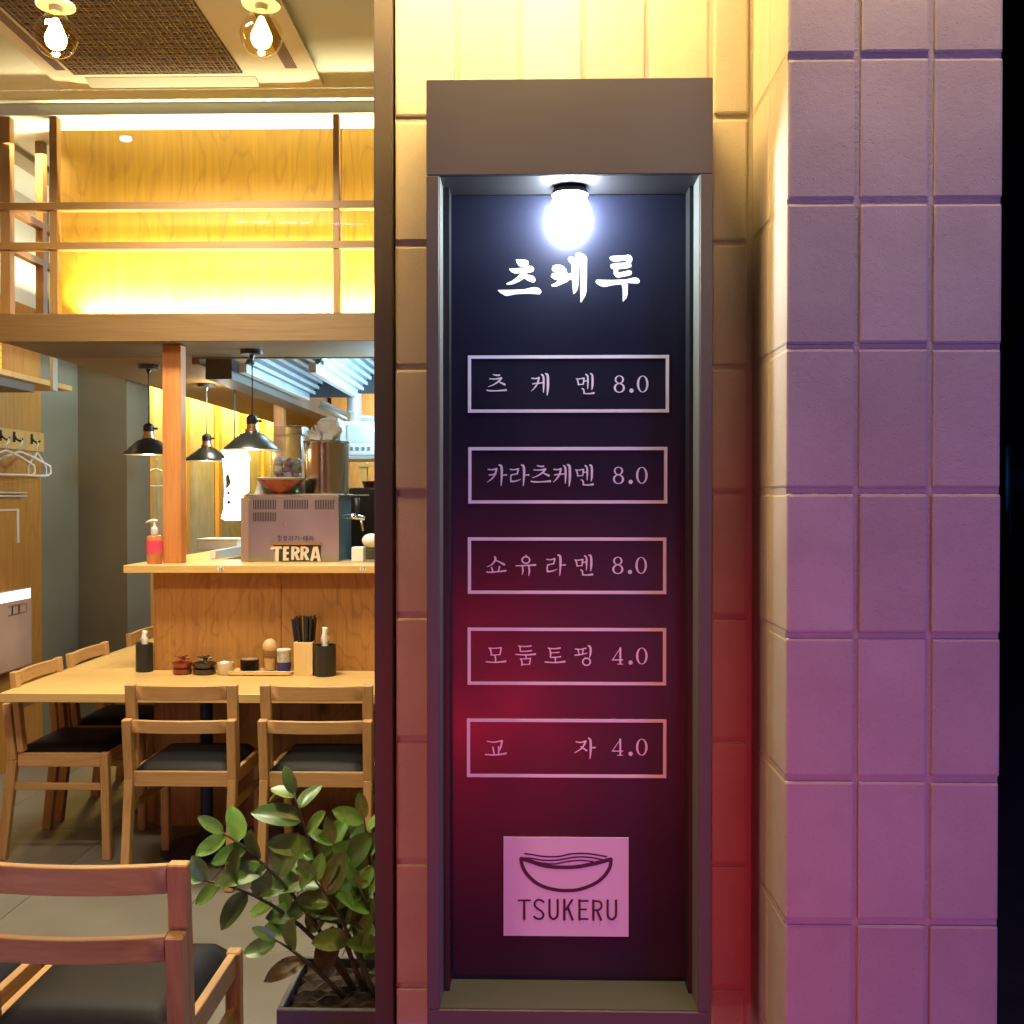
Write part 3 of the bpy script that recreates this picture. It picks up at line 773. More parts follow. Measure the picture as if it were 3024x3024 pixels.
fw = M().box(-4.4, RX+.14, 2.0, 2.12, 3.6, 4.6).build('upper_facade', m_mortar); tag(fw, 'painted facade band above the shop window and wall', 'wall')
lw2 = M().box(-4.4, -4.2, 2.0, 2.12, 0, 3.6).build('facade_pier', m_mortar); tag(lw2, 'painted facade pier at the far left end of the window', 'wall')
rf = M().box(-3.3, 1.2, 2.1, BY+.2, 3.6, 3.7).build('roof', m_grey); tag(rf, 'flat roof slab over the restaurant', 'roof')
# soffit lamp over the wall
so = thing('soffit_lamp', (-.12, 1.82, 2.9), 'amber lamp fitting under the eave above the menu sign', 'lamp')
M().box(-.45, .22, 1.74, 1.88, 2.87, 2.93).build('housing', m_jamb, so, bevel=.004)

# air conditioner cassette
AZ = 3.402
xa0, xa1 = -2.10, X_(955, 4.63)
ac = thing('ceiling_air_conditioner', (-1.45, 4.0, AZ), 'white square air conditioner cassette with a woven brown grille in the ceiling', 'air conditioner')
M().box(xa0, xa1, 3.35, 4.66, AZ-.022, AZ).build('outer_panel', mat('ac_plastic', (.62, .60, .50), .5), ac, bevel=.008)
m = M()
pts = []
for (cx, cy, a0_) in ((-1.05, 4.45, 0), (-1.92, 4.45, 90), (-1.92, 3.55, 180), (-1.05, 3.55, 270)):
    for t in range(0, 91, 15):
        a = R(a0_+t); pts.append((cx+.13*math.cos(a), cy+.13*math.sin(a)))
n = len(pts)
m.add([(x, y, AZ-.024) for x, y in pts]+[(x, y, AZ-.034) for x, y in pts], [tuple(range(n, 2*n))]+[(i, (i+1) % n, n+(i+1) % n, n+i) for i in range(n)])
m.build('inner_panel', MAT['ac_plastic'], ac)
gx0, gx1, gy0, gy1 = X_(218, 4.43), X_(716, 4.43), 3.62, 4.45
m_grille = mat('grille_brown', (.13, .075, .045), .6)
M().box(gx0, gx1, gy0, gy1, AZ-.037, AZ-.035).build('grille_filter', m_grille, ac)
m = M(); m_gbar = mat('grille_bar', (.24, .18, .115), .5)
i = 0; x = gx0
while x < gx1:
    m.box(x, x+.0035, gy0, gy1, AZ-.044, AZ-.038); x += .026 if i % 2 else .015; i += 1
y = gy0; i = 0
while y < gy1:
    m.box(gx0, gx1, y, y+.0035, AZ-.0435, AZ-.0385); y += .030 if i % 2 else .016; i += 1
stuff(m.build('grille_bars', m_gbar, ac))
M().add([(X_(285, 4.6), 4.50, AZ-.036), (X_(775, 4.6), 4.50, AZ-.036), (X_(775, 4.6), 4.565, AZ-.055), (X_(285, 4.6), 4.565, AZ-.055),
         (X_(285, 4.6), 4.50, AZ-.034), (X_(775, 4.6), 4.50, AZ-.034), (X_(775, 4.6), 4.565, AZ-.050), (X_(285, 4.6), 4.565, AZ-.050)],
        [(0,1,2,3),(4,5,6,7),(0,1,5,4),(1,2,6,5),(2,3,7,6),(3,0,4,7)]).build('flap', mat('flap_grey', (.36, .34, .26), .5), ac)
M().box(-1.045, -.995, 3.6, 4.42, AZ-.0365, AZ-.0345).build('air_slot', mat('slot_dark', (.09, .06, .06), .6), ac)
M().box(-2.02, -1.98, 3.6, 4.42, AZ-.0365, AZ-.0345).build('air_slot', MAT['slot_dark'], ac)

# filament bulbs near the window
def bulb(px, py, Y, label):
    X, Z = at(px, py, Y)
    b = thing('filament_bulb', (X, Y, Z), label, 'lamp', 'amber filament bulbs hanging by the window')
    r = 62/3100*Y
    M().lathe(X, Y, fineprof([(.0001, Z-r), (r*.45, Z-r*.9), (r*.8, Z-r*.62), (r, Z-r*.05), (r*.93, Z+r*.35), (r*.66, Z+r*.78), (r*.36, Z+r*1.08), (r*.28, Z+r*1.2)]), 48).build('globe', m_amberglass, b, smooth='all')
    M().lathe(X, Y, fineprof([(.0001, Z-r*.62), (r*.36, Z-r*.5), (r*.50, Z-r*.1), (r*.34, Z+r*.35), (r*.12, Z+r*.85)]), 24).build('filament', mat('filament_glow', (1, .8, .5), .5, emit=(1, .78, .36), estr=22), b, smooth='all')
    M().lathe(X, Y, [(r*.28, Z+r*1.15), (r*.3, Z+r*1.6)], 16).build('socket', m_cream, b, smooth=True)
    M().lathe(X, Y, [(r*.9, Z+r*1.42), (r*.92, Z+r*1.50), (r*.5, Z+r*1.66), (r*.1, Z+r*1.7)], 28).build('ceiling_rose', m_shadew, b, smooth=True)
    M().tube([(X, Y, Z+r*1.7), (X, Y, 3.405)], .004, 6).build('cord', m_black, b)
    point('filament_light', (X, Y-.0, Z-r*1.25), 2.6, K('soft'), .02)
bulb(165, 108, 3.0, 'round amber filament bulb hanging at the upper left corner of the window')
bulb(772, 104, 3.0, 'round amber filament bulb hanging beside the right end of the ceiling grille')

# ------------------------------------------------------------------ canopy over the counter, lattice, glowing panel
CZ0, CZ1, CYF = Z_(1005, 4.9), Z_(922, 4.9), 4.9
CL = X_(-3, 4.9)
can = thing('counter_canopy', (-.9, 5.2, CZ0), 'heavy timber canopy beam hanging over the counter', 'canopy')
M().box(CL, RX-.04, CYF, CYF+.06, CZ0, CZ1).build('front_fascia', m_beam, can, bevel=.002)
M().box(CL, RX-.04, CYF+.06, 5.49, CZ0+.004, CZ1-.01).build('soffit_board', m_beam, can)
M().box(CL, -1.80, 5.49, 11.5, CZ0+.004, CZ1-.012).build('soffit_board', m_beamy, can)
M().box(-1.80, -1.76, 5.50, 11.5, CZ0-.03, CZ1).build('inner_fascia', m_beamy, can)
M().box(-1.76, RX-.04, 5.49, 5.52, CZ0, CZ1).build('inner_fascia', m_beam, can)
lat = thing('timber_lattice', (-1.5, 4.92, CZ1), 'open timber lattice of posts and two rails standing on the canopy', 'lattice')
LZT = 3.349
for (p0, p1) in ((4, 34), (150, 173), (985, 1003)):
    x0 = X_(p0, 4.9); M().box(x0, X_(p1, 4.9), 4.9, 4.945, CZ1, LZT).build('lattice_post', m_lat, lat, bevel=.0015)
xr = X_(20, 4.9)
for yy in (5.24, 5.75, 6.3, 6.9):
    M().box(xr-.02, xr+.02, yy, yy+.045, CZ1, LZT).build('lattice_post', m_lat, lat, bevel=.0015)
for (q0, q1) in ((590, 613), (709, 731)):
    M().box(-3.0, RX-.05, 4.893, 4.94, Z_(q1, 4.9), Z_(q0, 4.9)).build('lattice_rail', m_latx, lat, bevel=.0015)
    M().box(xr-.018, xr+.018, 4.945, 8.2, Z_(q1, 4.9), Z_(q0, 4.9)).build('lattice_rail', m_beamy, lat, bevel=.0015)
gp = thing('plywood_screen', (-.85, 5.1, CZ1), 'golden plywood screen lit from below behind the lattice', 'screen')
px0 = X_(182, 5.09); sp = X_(1010, 5.09)
M().box(px0, sp-.002, 5.09, 5.108, CZ1, 3.349).build('plywood_panel', m_gold, gp)
M().box(sp+.002, RX-.05, 5.09, 5.108, CZ1, 3.349).build('plywood_panel', m_gold, gp)
M().box(px0, RX-.05, 5.015, 5.045, CZ1, CZ1+.012).build('led_channel', mat('led_diffuser', (.9, .8, .5), .5, emit=(1, .8, .4), estr=6), gp)

# counter: partition, shelf, posts
CTZ = 1.245
part = thing('counter_partition', (-.5, 5.0, 0), 'grained plywood partition under the service counter, behind the table', 'partition')
x0 = X_(451, 4.94)
ps = [x0, x0+.61, x0+1.22, x0+1.83, RX-.05]
for a, b_ in zip(ps[:-1], ps[1:]): M().box(a+.0012, b_-.0012, 4.94, 4.965, 0, CTZ-.042).build('plywood_panel', m_ply, part, bevel=.0012)
M().box(x0, x0+.02, 4.966, 9.5, 0, CTZ-.042).build('plywood_panel', m_ply, part)
sh = thing('service_counter', (-.8, 5.05, CTZ), 'long pale wooden service counter shelf on the partition', 'counter')
M().box(X_(363, 4.85), RX-.05, 4.85, 5.34, CTZ-.036, CTZ).build('shelf_board', m_table, sh, bevel=.002)
M().box(-1.93, -1.60, 5.342, 9.5, CTZ-.036, CTZ).build('shelf_board', m_table, sh, bevel=.002)
for px, s_ in ((651, '16'), (1072, '17')):
    X, Z = at(px, 1680, 4.848)
    d = M(); n = 18
    d.add([(X+.016*math.cos(2*PI*i/n), 4.8485, Z+.012*math.sin(2*PI*i/n)) for i in range(n)] + [(X+.016*math.cos(2*PI*i/n), 4.8505, Z+.012*math.sin(2*PI*i/n)) for i in range(n)],
          [tuple(range(n))]+[(i, (i+1) % n, n+(i+1) % n, n+i) for i in range(n)])
    t = d.build('number_tag', m_whitep, sh)
    kk = Ink(4.848, (px, 1680, 1))
    kk.stroke([(-3.5,-5),(-3.5,5)], 1.7)
    if s_ == '17': kk.stroke([(0,-5),(6,-5)], 1.7); kk.stroke([(6,-5),(2.5,5)], 1.7)
    else: kk.stroke([(6,-4),(1.5,0),(1,3)], 1.5); kk.ring(3.4, 2.5, 2.4, 2.4, 1.5, 1.5)
    kk.done('number_print', m_black, t)
p1 = thing('counter_post', (-1.7, 5.03, CTZ), 'square orange pine post on the counter under the canopy, beside the soap bottle', 'post')
M().box(X_(480, 5.0), X_(535, 5.0), 5.0, 5.075, CTZ, CZ0).build('timber', m_post, p1, bevel=.003)
p2 = thing('counter_post', (-1.8, 7.4, CTZ), 'distant pine post carrying the canopy, behind the third pendant lamp', 'post')
M().box(X_(808, 7.4), X_(838, 7.4), 7.4, 7.48, CTZ, CZ0).build('timber', m_post, p2, bevel=.003)

# ------------------------------------------------------------------ table
TZ = .742
tb = thing('dining_table', (-1.0, 4.6, 0), 'long pale wood table wrapped around the counter partition', 'table')
tx0 = X_(-4, 4.335)
M().box(tx0, RX-.05, 4.33, 4.935, TZ-.038, TZ).build('tabletop', m_table, tb, bevel=.002)
M().box(tx0, x0-.004, 4.937, 7.6, TZ-.038, TZ).build('tabletop', wood('table_maple_long', (.72, .50, .20), (.55, .34, .11), 'Y', 5, .10, .35), tb, bevel=.002)
M().lathe(X_(608, 4.62), 4.62, [(.028, .0), (.028, TZ-.04)], 16).build('leg', m_navy, tb, smooth=True)
M().lathe(X_(608, 4.62), 4.62, [(.2, .0), (.2, .01), (.03, .016)], 24).build('foot', m_navy, tb, smooth=True)
M().lathe(-.5, 4.62, [(.028, .0), (.028, TZ-.04)], 16).build('leg', m_navy, tb, smooth=True)
M().lathe(-1.95, 6.6, [(.028, .0), (.028, TZ-.04)], 16).build('leg', m_navy, tb, smooth=True)

# ------------------------------------------------------------------ chairs
def curved_rail(x0, x1, y, z0, z1, bow, t=.020, n=10):
    m = M(); vs = []
    for i in range(n+1):
        u = i/n; x = x0+(x1-x0)*u; yy = y - bow*(1-(2*u-1)**2)
        vs += [(x, yy-t/2, z0), (x, yy+t/2, z0), (x, yy+t/2, z1), (x, yy-t/2, z1)]
    fs = [(0,1,2,3), (4*n+3,4*n+2,4*n+1,4*n)]
    for i in range(n):
        for k_ in range(4): fs.append((4*i+k_, 4*i+4+k_, 4*i+4+(k_+1) % 4, 4*i+(k_+1) % 4))
    m.add(vs, fs); return m
def make_chair():
    t = thing('dining_chair', (0, 0, 0), 'x', 'chair')
    W = .2275
    for s in (-1, 1):
        M().bar((s*(W-.018), -.262, 0), (s*(W-.020), -.212, .43), .034, .042, (0,1,0)).build('rear_leg', m_oak, t, bevel=.003, local=True)
        M().bar((s*(W-.020), -.2125, .431), (s*(W-.018), -.236, .675), .036, .034, (0,1,0)).build('back_post', m_oak, t, bevel=.003, local=True)
        M().bar((s*(W-.024), -.174, .465), (s*(W-.022), -.207, .810), .042, .028, (0,1,0)).build('back_post', m_oak, t, bevel=.003, local=True)
        M().bar((s*(W-.022), .195, 0), (s*(W-.022), .185, .462), .036, .036, (0,1,0)).build('front_leg', m_oak, t, bevel=.004, local=True)
        M().box(s*(W-.012), s*(W-.032), -.19, .168, .402, .460).build('side_apron', m_beamy_oak, t, bevel=.002, local=True)
        M().box(s*(W-.016), s*(W-.032), -.225, .172, .300, .330).build('stretcher', m_beamy_oak, t, bevel=.002, local=True)
    curved_rail(-W+.038, W-.038, -.233, .622, .672, .020).build('back_rail', m_oakx, t, bevel=.002, local=True, smooth=True)
    curved_rail(-W+.044, W-.044, -.204, .748, .806, .018).build('back_rail', m_oakx, t, bevel=.002, local=True, smooth=True)
    M().box(-W+.036, W-.036, -.215, -.193, .400, .460).build('rear_apron', m_oakx, t, bevel=.002, local=True)
    M().box(-W+.040, W-.040, .172, .194, .400, .460).build('front_apron', m_oakx, t, bevel=.002, local=True)
    m = M(); n = 14; vs = []
    hw, hd = .196, .196
    for j in range(n+1):
        for i in range(n+1):
            u = 2*i/n-1; v = 2*j/n-1
            e = max(abs(u), abs(v))
            h = .455 + .040*(1-e**6)**.5 + .006*(1-u*u)*(1-v*v)
            vs.append((u*hw, -.005+v*hd, h))
    fs = [(j*(n+1)+i, j*(n+1)+i+1, (j+1)*(n+1)+i+1, (j+1)*(n+1)+i) for j in range(n) for i in range(n)]
    m.add(vs, fs).box(-hw+.004, hw-.004, -.005-hd+.004, -.005+hd-.004, .44, .452)
    m.build('seat_cushion', m_leather, t, smooth='all', local=True)
    return t
m_beamy_oak = wood('chair_oak_side', (.56, .34, .14), (.36, .19, .07), 'Y', 7, .2, .45)
GC = 'oak dining chairs with black seats'
ch = make_chair()
ch.location = (X_(533, 4.17), 4.38, 0); ch['group'] = GC
ch['label'] = 'oak chair with black seat tucked under the table, left of the two seen from behind'
dup(ch, (X_(933, 4.17), 4.38, 0), 0, 'oak chair pushed to the table beside the window jamb, above the plant', GC)
dup(ch, (-2.03, 4.675, 0), -PI/2, 'oak chair seen side on at the front left corner of the table', GC)
dup(ch, (-2.03, 5.215, 0), -PI/2, 'second oak chair along the left end of the table, partly behind the nearest one', GC)
dup(ch, (-2.03, 5.96, 0), -PI/2, 'farthest oak chair at the left end of the table, only its backrest showing', GC)
fx = X_(553, 2.12)-.2275+.002
dup(ch, (fx, 2.325, 0), 0, 'large foreground oak chair with black seat just inside the window', GC)
dup(ch, (fx-.470, 2.325, 0), 0, 'foreground oak chair cut by the left edge, only its black seat showing', GC)

# ------------------------------------------------------------------ things on the table
def on_table(px, Y): return X_(px, Y)
def tissue_cup(px, Y, r, h, label, ty):
    X = X_(px, Y)
    t = thing('tissue_holder', (X, Y, TZ), label, 'tissue holder', 'black tissue holders on the table')
    M().lathe(X, Y, [(r*.98, TZ), (r, TZ+.004), (r, TZ+h), (r*.93, TZ+h), (r*.93, TZ+h-.02)], 28).build('cup', m_black, t, smooth=True)
    m = M(); n = 8
    vs = []
    for i in range(n+1):
        z = TZ+h-.025+ty*i/n
        ww = .021*(1-.55*(i/n)**2)*(1 if i else .8)
        vs += [(X-ww+.004*math.sin(i*1.3), Y-.006*math.cos(i), z), (X+.002*math.sin(i), Y-.016+.004*math.sin(i*2), z+.002), (X+ww+.005*math.sin(i*1.9), Y+.004*math.sin(i), z-.001), (X, Y+.012, z)]
    fs = [(4*i+a, 4*i+(a+1) % 4, 4*i+4+(a+1) % 4, 4*i+4+a) for i in range(n) for a in range(4)]+[(4*n, 4*n+1, 4*n+2, 4*n+3)]
    m.add(vs, fs).build('tissue', m_tissue, t, smooth='all')
tissue_cup(425, 4.90, .040, .132, 'black cylinder of tissues at the left corner of the partition', .085)
tissue_cup(959, 4.80, .050, .142, 'black cylinder of tissues right of the chopstick box', .105)
def stack_bowls(px, Y, material, label, r=.045, n=2):
    X = X_(px, Y)
    t = thing('lacquer_bowls', (X, Y, TZ), label, 'bowls', 'small stacks of lacquer bowls on the table')
    for i in range(n):
        z = TZ+.028*i
        M().lathe(X, Y, [(r*.82, z), (r*.98, z+.010), (r, z+.026), (r*.94, z+.026), (r*.8, z+.010)], 24).build('bowl', material, t, smooth=True)
    for i in range(4):
        a = i*1.7+.4; z = TZ+.028*n
        M().bar((X-.030*math.cos(a), Y-.030*math.sin(a), z+.003+.004*i), (X+.038*math.cos(a), Y+.03*math.sin(a), z+.020+.004*i), .014, .005).build('spoon', material, t, bevel=.001)
stack_bowls(537, 4.83, m_red, 'pair of red lacquer bowls with spoons piled on top')
stack_bowls(602, 4.83, m_darkl, 'pair of dark brown lacquer bowls with spoons piled on top', .053)
X = X_(664, 4.82)
t = thing('sugar_pot', (X, 4.82, TZ), 'small cream ceramic pot between the dark bowls and the wooden tray', 'pot')
M().lathe(X, 4.82, [(.028, TZ), (.036, TZ+.012), (.037, TZ+.056), (.033, TZ+.056), (.031, TZ+.045)], 24).build('pot', m_cream, t, smooth=True)
M().sphere((X-.004, 4.82, TZ+.052), .022, 14, 8, 1, .5).build('filling', m_tissue, t, smooth='all')
M().tube([(X+.01, 4.83, TZ+.05), (X+.016, 4.835, TZ+.095)], .003, 6).build('spoon', m_steel, t)
tr0, tr1 = X_(679, 4.82), X_(863, 4.82)
t = thing('serving_tray', ((tr0+tr1)/2, 4.84, TZ), 'flat pale wooden tray holding the dishes, bottle and can', 'tray')
M().box(tr0, tr1, 4.78, 4.92, TZ+.004, TZ+.014).build('board', m_boxwood, t, bevel=.002)
M().box(tr0, tr1, 4.78, 4.786, TZ+.0145, TZ+.021).build('rim', m_boxwood, t, bevel=.001)
M().box(tr0+.02, tr0+.04, 4.79, 4.91, TZ, TZ+.0035).build('foot', m_boxwood, t)
M().box(tr1-.04, tr1-.02, 4.79, 4.91, TZ, TZ+.0035).build('foot', m_boxwood, t)
X = X_(736, 4.85); z = TZ+.0145
t = thing('dish_stack', (X, 4.85, z), 'stack of small dark sauce dishes on the tray', 'dishes')
for i in range(6): M().lathe(X, 4.85, [(.032, z+.0085*i), (.044, z+.006+.0085*i), (.045, z+.0078+.0085*i), (.036, z+.004+.0085*i)], 24).build('dish', m_black if i < 5 else m_darkl, t, smooth=True)
M().lathe(X, 4.85, [(.036, z+.052), (.038, z+.0535)], 20).build('dish_face', mat('dish_rim', (.32, .26, .18), .4), t)
X = X_(796, 4.85)
t = thing('sauce_bottle', (X, 4.85, z), 'clear sauce bottle with a round beige cap on the tray', 'bottle')
M().lathe(X, 4.85, [(.030, z), (.032, z+.006), (.032, z+.075), (.026, z+.092), (.026, z+.10)], 24).build('body', m_clear, t, smooth=True)
M().lathe(X, 4.85, [(.027, z+.004), (.028, z+.055)], 20).build('sauce', mat('sauce_pale', (.55, .36, .15), .3), t, smooth=True)
M().lathe(X, 4.85, [(.030, z+.094), (.034, z+.10), (.034, z+.118), (.026, z+.137), (.010, z+.147), (.0001, z+.148)], 24).build('cap', m_cork, t, smooth=True)
X = X_(838, 4.84)
t = thing('spice_can', (X, 4.84, z), 'small white and blue spice can at the right end of the tray', 'can')
M().lathe(X, 4.84, [(.030, z), (.031, z+.003), (.031, z+.042)], 24).build('blue_band', m_blue, t, smooth=True)
M().lathe(X, 4.84, [(.031, z+.0425), (.031, z+.088)], 24).build('label_band', mat('can_label', (.45, .42, .38), .4, var=.4, vscale=60), t, smooth=True)
M().lathe(X, 4.84, [(.032, z+.0885), (.034, z+.092), (.034, z+.100), (.028, z+.103)], 24).build('lid', m_whitep, t, smooth=True)
bx0, bx1 = X_(866, 4.78), X_(922, 4.78)
t = thing('chopstick_box', ((bx0+bx1)/2, 4.83, TZ), 'square pale wooden box full of black chopsticks', 'box')
M().box(bx0, bx1, 4.78, 4.87, TZ, TZ+.006).box(bx0, bx1, 4.78, 4.788, TZ+.006, TZ+.155).box(bx0, bx1, 4.862, 4.87, TZ+.006, TZ+.155)\
   .box(bx0, bx0+.008, 4.788, 4.862, TZ+.006, TZ+.155).box(bx1-.008, bx1, 4.788, 4.862, TZ+.006, TZ+.155).build('box', m_boxwood, t, bevel=.0015)
cs = thing('chopsticks', ((bx0+bx1)/2, 4.83, TZ+.15), 'bunch of black chopsticks standing in the pale wooden box', 'chopsticks')
random.seed(3)
for i in range(34):
    u, v = random.uniform(-1, 1), random.uniform(-1, 1); xm = (bx0+bx1)/2
    M().bar((xm+u*.026, 4.826+v*.026, TZ+.012), (xm-.006+u*.052, 4.826+v*.045, TZ+.262+random.uniform(-.014, .012)), .0082, .0082).build('chopstick', m_black, cs)

# ------------------------------------------------------------------ things on the service counter
Y0 = 4.97; X = X_(456, Y0)
t = thing('soap_bottle', (X, Y0, CTZ), 'pink gel hand wash bottle with a white pump beside the pine post', 'bottle')
h = 96/3100*Y0
m = M()
m.lathe(X, Y0, [(.033, CTZ), (.037, CTZ+.006), (.0365, CTZ+.09), (.037, CTZ+.125), (.032, CTZ+.134), (.014, CTZ+.139)], 26)
m.build('body', m_pinkgel, t, smooth=True)
M().lathe(X, Y0-.0006, [(.0375, CTZ+.055), (.0375, CTZ+.110)], 26).build('label', m_pinklab, t, smooth=True)
M().lathe(X, Y0, [(.015, CTZ+.139), (.017, CTZ+.145), (.017, CTZ+.168), (.010, CTZ+.176), (.006, CTZ+.178), (.006, CTZ+.198)], 20).build('collar', m_whitep, t, smooth=True)
M().tube([(X+.016, Y0, CTZ+.203), (X, Y0, CTZ+.206), (X-.022, Y0, CTZ+.204), (X-.042, Y0, CTZ+.195)], [.007, .008, .006, .004], 8).build('pump_head', m_whitep, t, smooth='all')

MF = 5.12
mx0, mx1 = X_(733, MF), X_(1000, MF); mz1 = Z_(1458, MF)
bmn = thing('beer_dispenser', ((mx0+mx1)/2, MF+.2, CTZ), 'stainless steel beer dispenser box with TERRA lettering on the counter', 'dispenser')
M().box(mx0, mx1, MF, MF+.008, CTZ+.001, mz1-.016).build('front_panel', m_steel, bmn, bevel=.001)
M().box(mx0-.003, mx1+.003, MF-.003, MF+.42, mz1-.015, mz1).build('top', m_steel, bmn, bevel=.004)
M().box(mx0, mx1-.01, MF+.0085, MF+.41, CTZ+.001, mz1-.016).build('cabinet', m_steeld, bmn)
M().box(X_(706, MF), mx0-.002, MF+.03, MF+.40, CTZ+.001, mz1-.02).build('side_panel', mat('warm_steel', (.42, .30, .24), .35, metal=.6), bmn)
for (c0, c1, r0, r1) in ((748, 815, 1476, 1504), (838, 907, 1476, 1504), (930, 986, 1476, 1504), (748, 815, 1513, 1540)):
    m = M(); q = c0
    while q < c1:
        m.box(X_(q, MF-.001), X_(q+2.4, MF-.001), MF-.0012, MF+.0002, Z_(r1, MF), Z_(r0, MF)); q += 4.9
    m.build('vent_slots', m_black, bmn)
for z in (Z_(1475, MF), Z_(1562, MF)): M().sphere((mx0+.006, MF-.002, z), .003, 8, 6).build('rivet', m_steelb, bmn)
# small Korean line and TERRA plate
k = Ink(MF-.0015, (650, 1330, 4.11)); wl = 6.5
def st(*p, w=wl): k.stroke(list(p), w)
# 청 정 라 거 - 테 라
st((705,1038),(722,1038)); st((698,1048),(728,1048)); st((722,1050),(700,1068)); st((712,1058),(728,1066)); st((732,1052),(742,1052)); st((742,1036),(742,1074)); k.ring(722, 1088, 13, 9, wl, wl)
st((768,1046),(796,1046)); st((790,1048),(768,1068)); st((780,1058),(796,1066)); st((798,1056),(808,1056)); st((808,1036),(808,1074)); k.ring(790, 1088, 13, 9, wl, wl)
st((838,1046),(862,1046)); st((862,1046),(862,1064)); st((838,1064),(862,1064)); st((838,1064),(838,1086)); st((838,1086),(866,1084)); st((878,1038),(878,1098)); st((878,1064),(890,1064))
st((906,1046),(934,1046)); st((934,1046),(910,1088)); st((944,1062),(956,1062)); st((956,1038),(956,1098))
st((976,1066),(998,1066))
st((1014,1046),(1014,1088)); st((1014,1046),(1036,1046)); st((1014,1066),(1034,1066)); st((1014,1088),(1038,1086)); st((1040,1066),(1050,1066)); st((1050,1040),(1050,1096)); st((1062,1036),(1062,1100))
st((1086,1046),(1110,1046)); st((1110,1046),(1110,1064)); st((1086,1064),(1110,1064)); st((1086,1064),(1086,1086)); st((1086,1086),(1114,1084)); st((1126,1038),(1126,1098)); st((1126,1064),(1140,1064))
k.done('korean_print', m_black, bmn)
pl = Ink(MF-.006, (650, 1330, 4.11))
pl.poly([(640,1148),(1225,1148),(1215,1345),(700,1345)])
plo = pl.done('terra_backing', mat('terra_green_black', (.02, .03, .018), .4), bmn)
M().box(X_(650+603/4.11, MF-.01), X_(650+1235/4.11, MF-.01), MF-.014, MF-.006, Z_(1330+1148/4.11, MF), Z_(1330+1122/4.11, MF)).build('terra_bar', mat('terra_gold', (.42, .25, .07), .35, metal=.6), bmn)
k = Ink(MF-.0085, (650, 1330, 4.11)); m_terra = mat('terra_letter', (.62, .52, .42), .45)
def q(*p): k.poly(list(p))
q((612,1180),(625,1163),(745,1163),(752,1195),(715,1195),(708,1350),(665,1350),(668,1200),(612,1200))
q((765,1165),(835,1165),(835,1195),(805,1195),(803,1232),(832,1232),(832,1260),(803,1262),(802,1305),(832,1305),(832,1338),(762,1338))
for d_ in (0, 112):
    q((865+d_,1165),(920+d_,1165),(955+d_,1180),(968+d_,1210),(958+d_,1240),(935+d_,1258),(972+d_,1332),(930+d_,1332),(900+d_,1262),(896+d_,1330),(862+d_,1330))
    kk = k.k
q((1130,1170),(1185,1165),(1225,1345),(1182,1345),(1176,1308),(1138,1310),(1125,1342),(1092,1340))
k.done('terra_letters', m_terra, bmn)
k = Ink(MF-.0092, (650, 1330, 4.11))
for d_ in (0, 112): k.poly([(900+d_,1190),(920+d_,1192),(930+d_,1208),(920+d_,1228),(900+d_,1232)])
k.poly([(1156,1212),(1170,1278),(1146,1280)])
k.done('terra_counters', MAT['terra_green_black'], bmn)
tap = thing('beer_tap', (mx1+.03, MF+.1, CTZ+.2), 'chrome beer tap sticking out from the right side of the dispenser', 'tap')
M().tube([(mx1, MF+.12, Z_(1530, MF)), (mx1+.05, MF+.12, Z_(1526, MF)), (mx1+.11, MF+.12, Z_(1533, MF))], [.012, .016, .010], 12).build('spout_arm', mat('chrome', (.8, .85, .9), .12, metal=1), tap, smooth='all')
M().tube([(mx1+.07, MF+.12, Z_(1530, MF)), (mx1+.07, MF+.12, Z_(1470, MF))], [.008, .014], 10).build('handle', m_black, tap, smooth='all')
M().tube([(mx1+.09, MF+.12, Z_(1535, MF)), (mx1+.10, MF+.12, Z_(1570, MF))], [.007, .006], 10).build('nozzle', m_copper, tap, smooth='all')

# bowl on scale, food container, steel pot, bag, microwave, cups
X, Y0 = X_(830, 5.24), 5.24
t = thing('kitchen_scale', (X, 5.30, mz1), 'white kitchen scale under the rust coloured bowl', 'scale')
M().add([(X_(765, 5.3), 5.22, mz1), (X_(900, 5.3), 5.22, mz1), (X_(892, 5.3), 5.22, mz1+.075), (X_(778, 5.3), 5.22, mz1+.075),
         (X_(765, 5.3), 5.40, mz1), (X_(900, 5.3), 5.40, mz1), (X_(892, 5.3), 5.36, mz1+.075), (X_(778, 5.3), 5.36, mz1+.075)],
        [(0,1,2,3),(4,5,6,7),(0,1,5,4),(1,2,6,5),(2,3,7,6),(3,0,4,7)]).build('body', m_whitep, t, bevel=.003)
M().sphere((X_(876, 5.21), 5.219, mz1+.014), .006, 10, 8).build('indicator', mat('green_led', (.1, .6, .2), .4, emit=(.1, .8, .3), estr=.8), t)
X = X_(829, 5.16)
t = thing('rust_bowl', (X, 5.16, mz1), 'wide rust brown bowl with a grey rim on the dispenser top', 'bowl')
M().lathe(X, 5.16, [(.035, mz1+.001), (.037, mz1+.008), (.070, mz1+.030), (.114, mz1+.068)], 32).build('body', m_bowl, t, smooth=True)
M().lathe(X, 5.16, [(.1145, mz1+.0685), (.120, mz1+.078), (.112, mz1+.080), (.075, mz1+.040)], 32).build('rim', mat('bowl_rim_grey', (.42, .42, .42), .35), t, smooth=True)
cx0, cx1 = X_(797, 5.42), X_(897, 5.42)
t = thing('food_container', ((cx0+cx1)/2, 5.45, mz1), 'tall clear plastic container with dark food behind the bowl', 'container')
zt = Z_(1256, 5.42)
M().box(cx0+.006, cx1-.006, 5.40, 5.55, mz1+.001, zt-.05).build('body', m_clearw, t, bevel=.012)
M().box(cx0, cx1, 5.395, 5.555, zt-.05, zt).build('lid', m_clearw, t, bevel=.012)
random.seed(11)
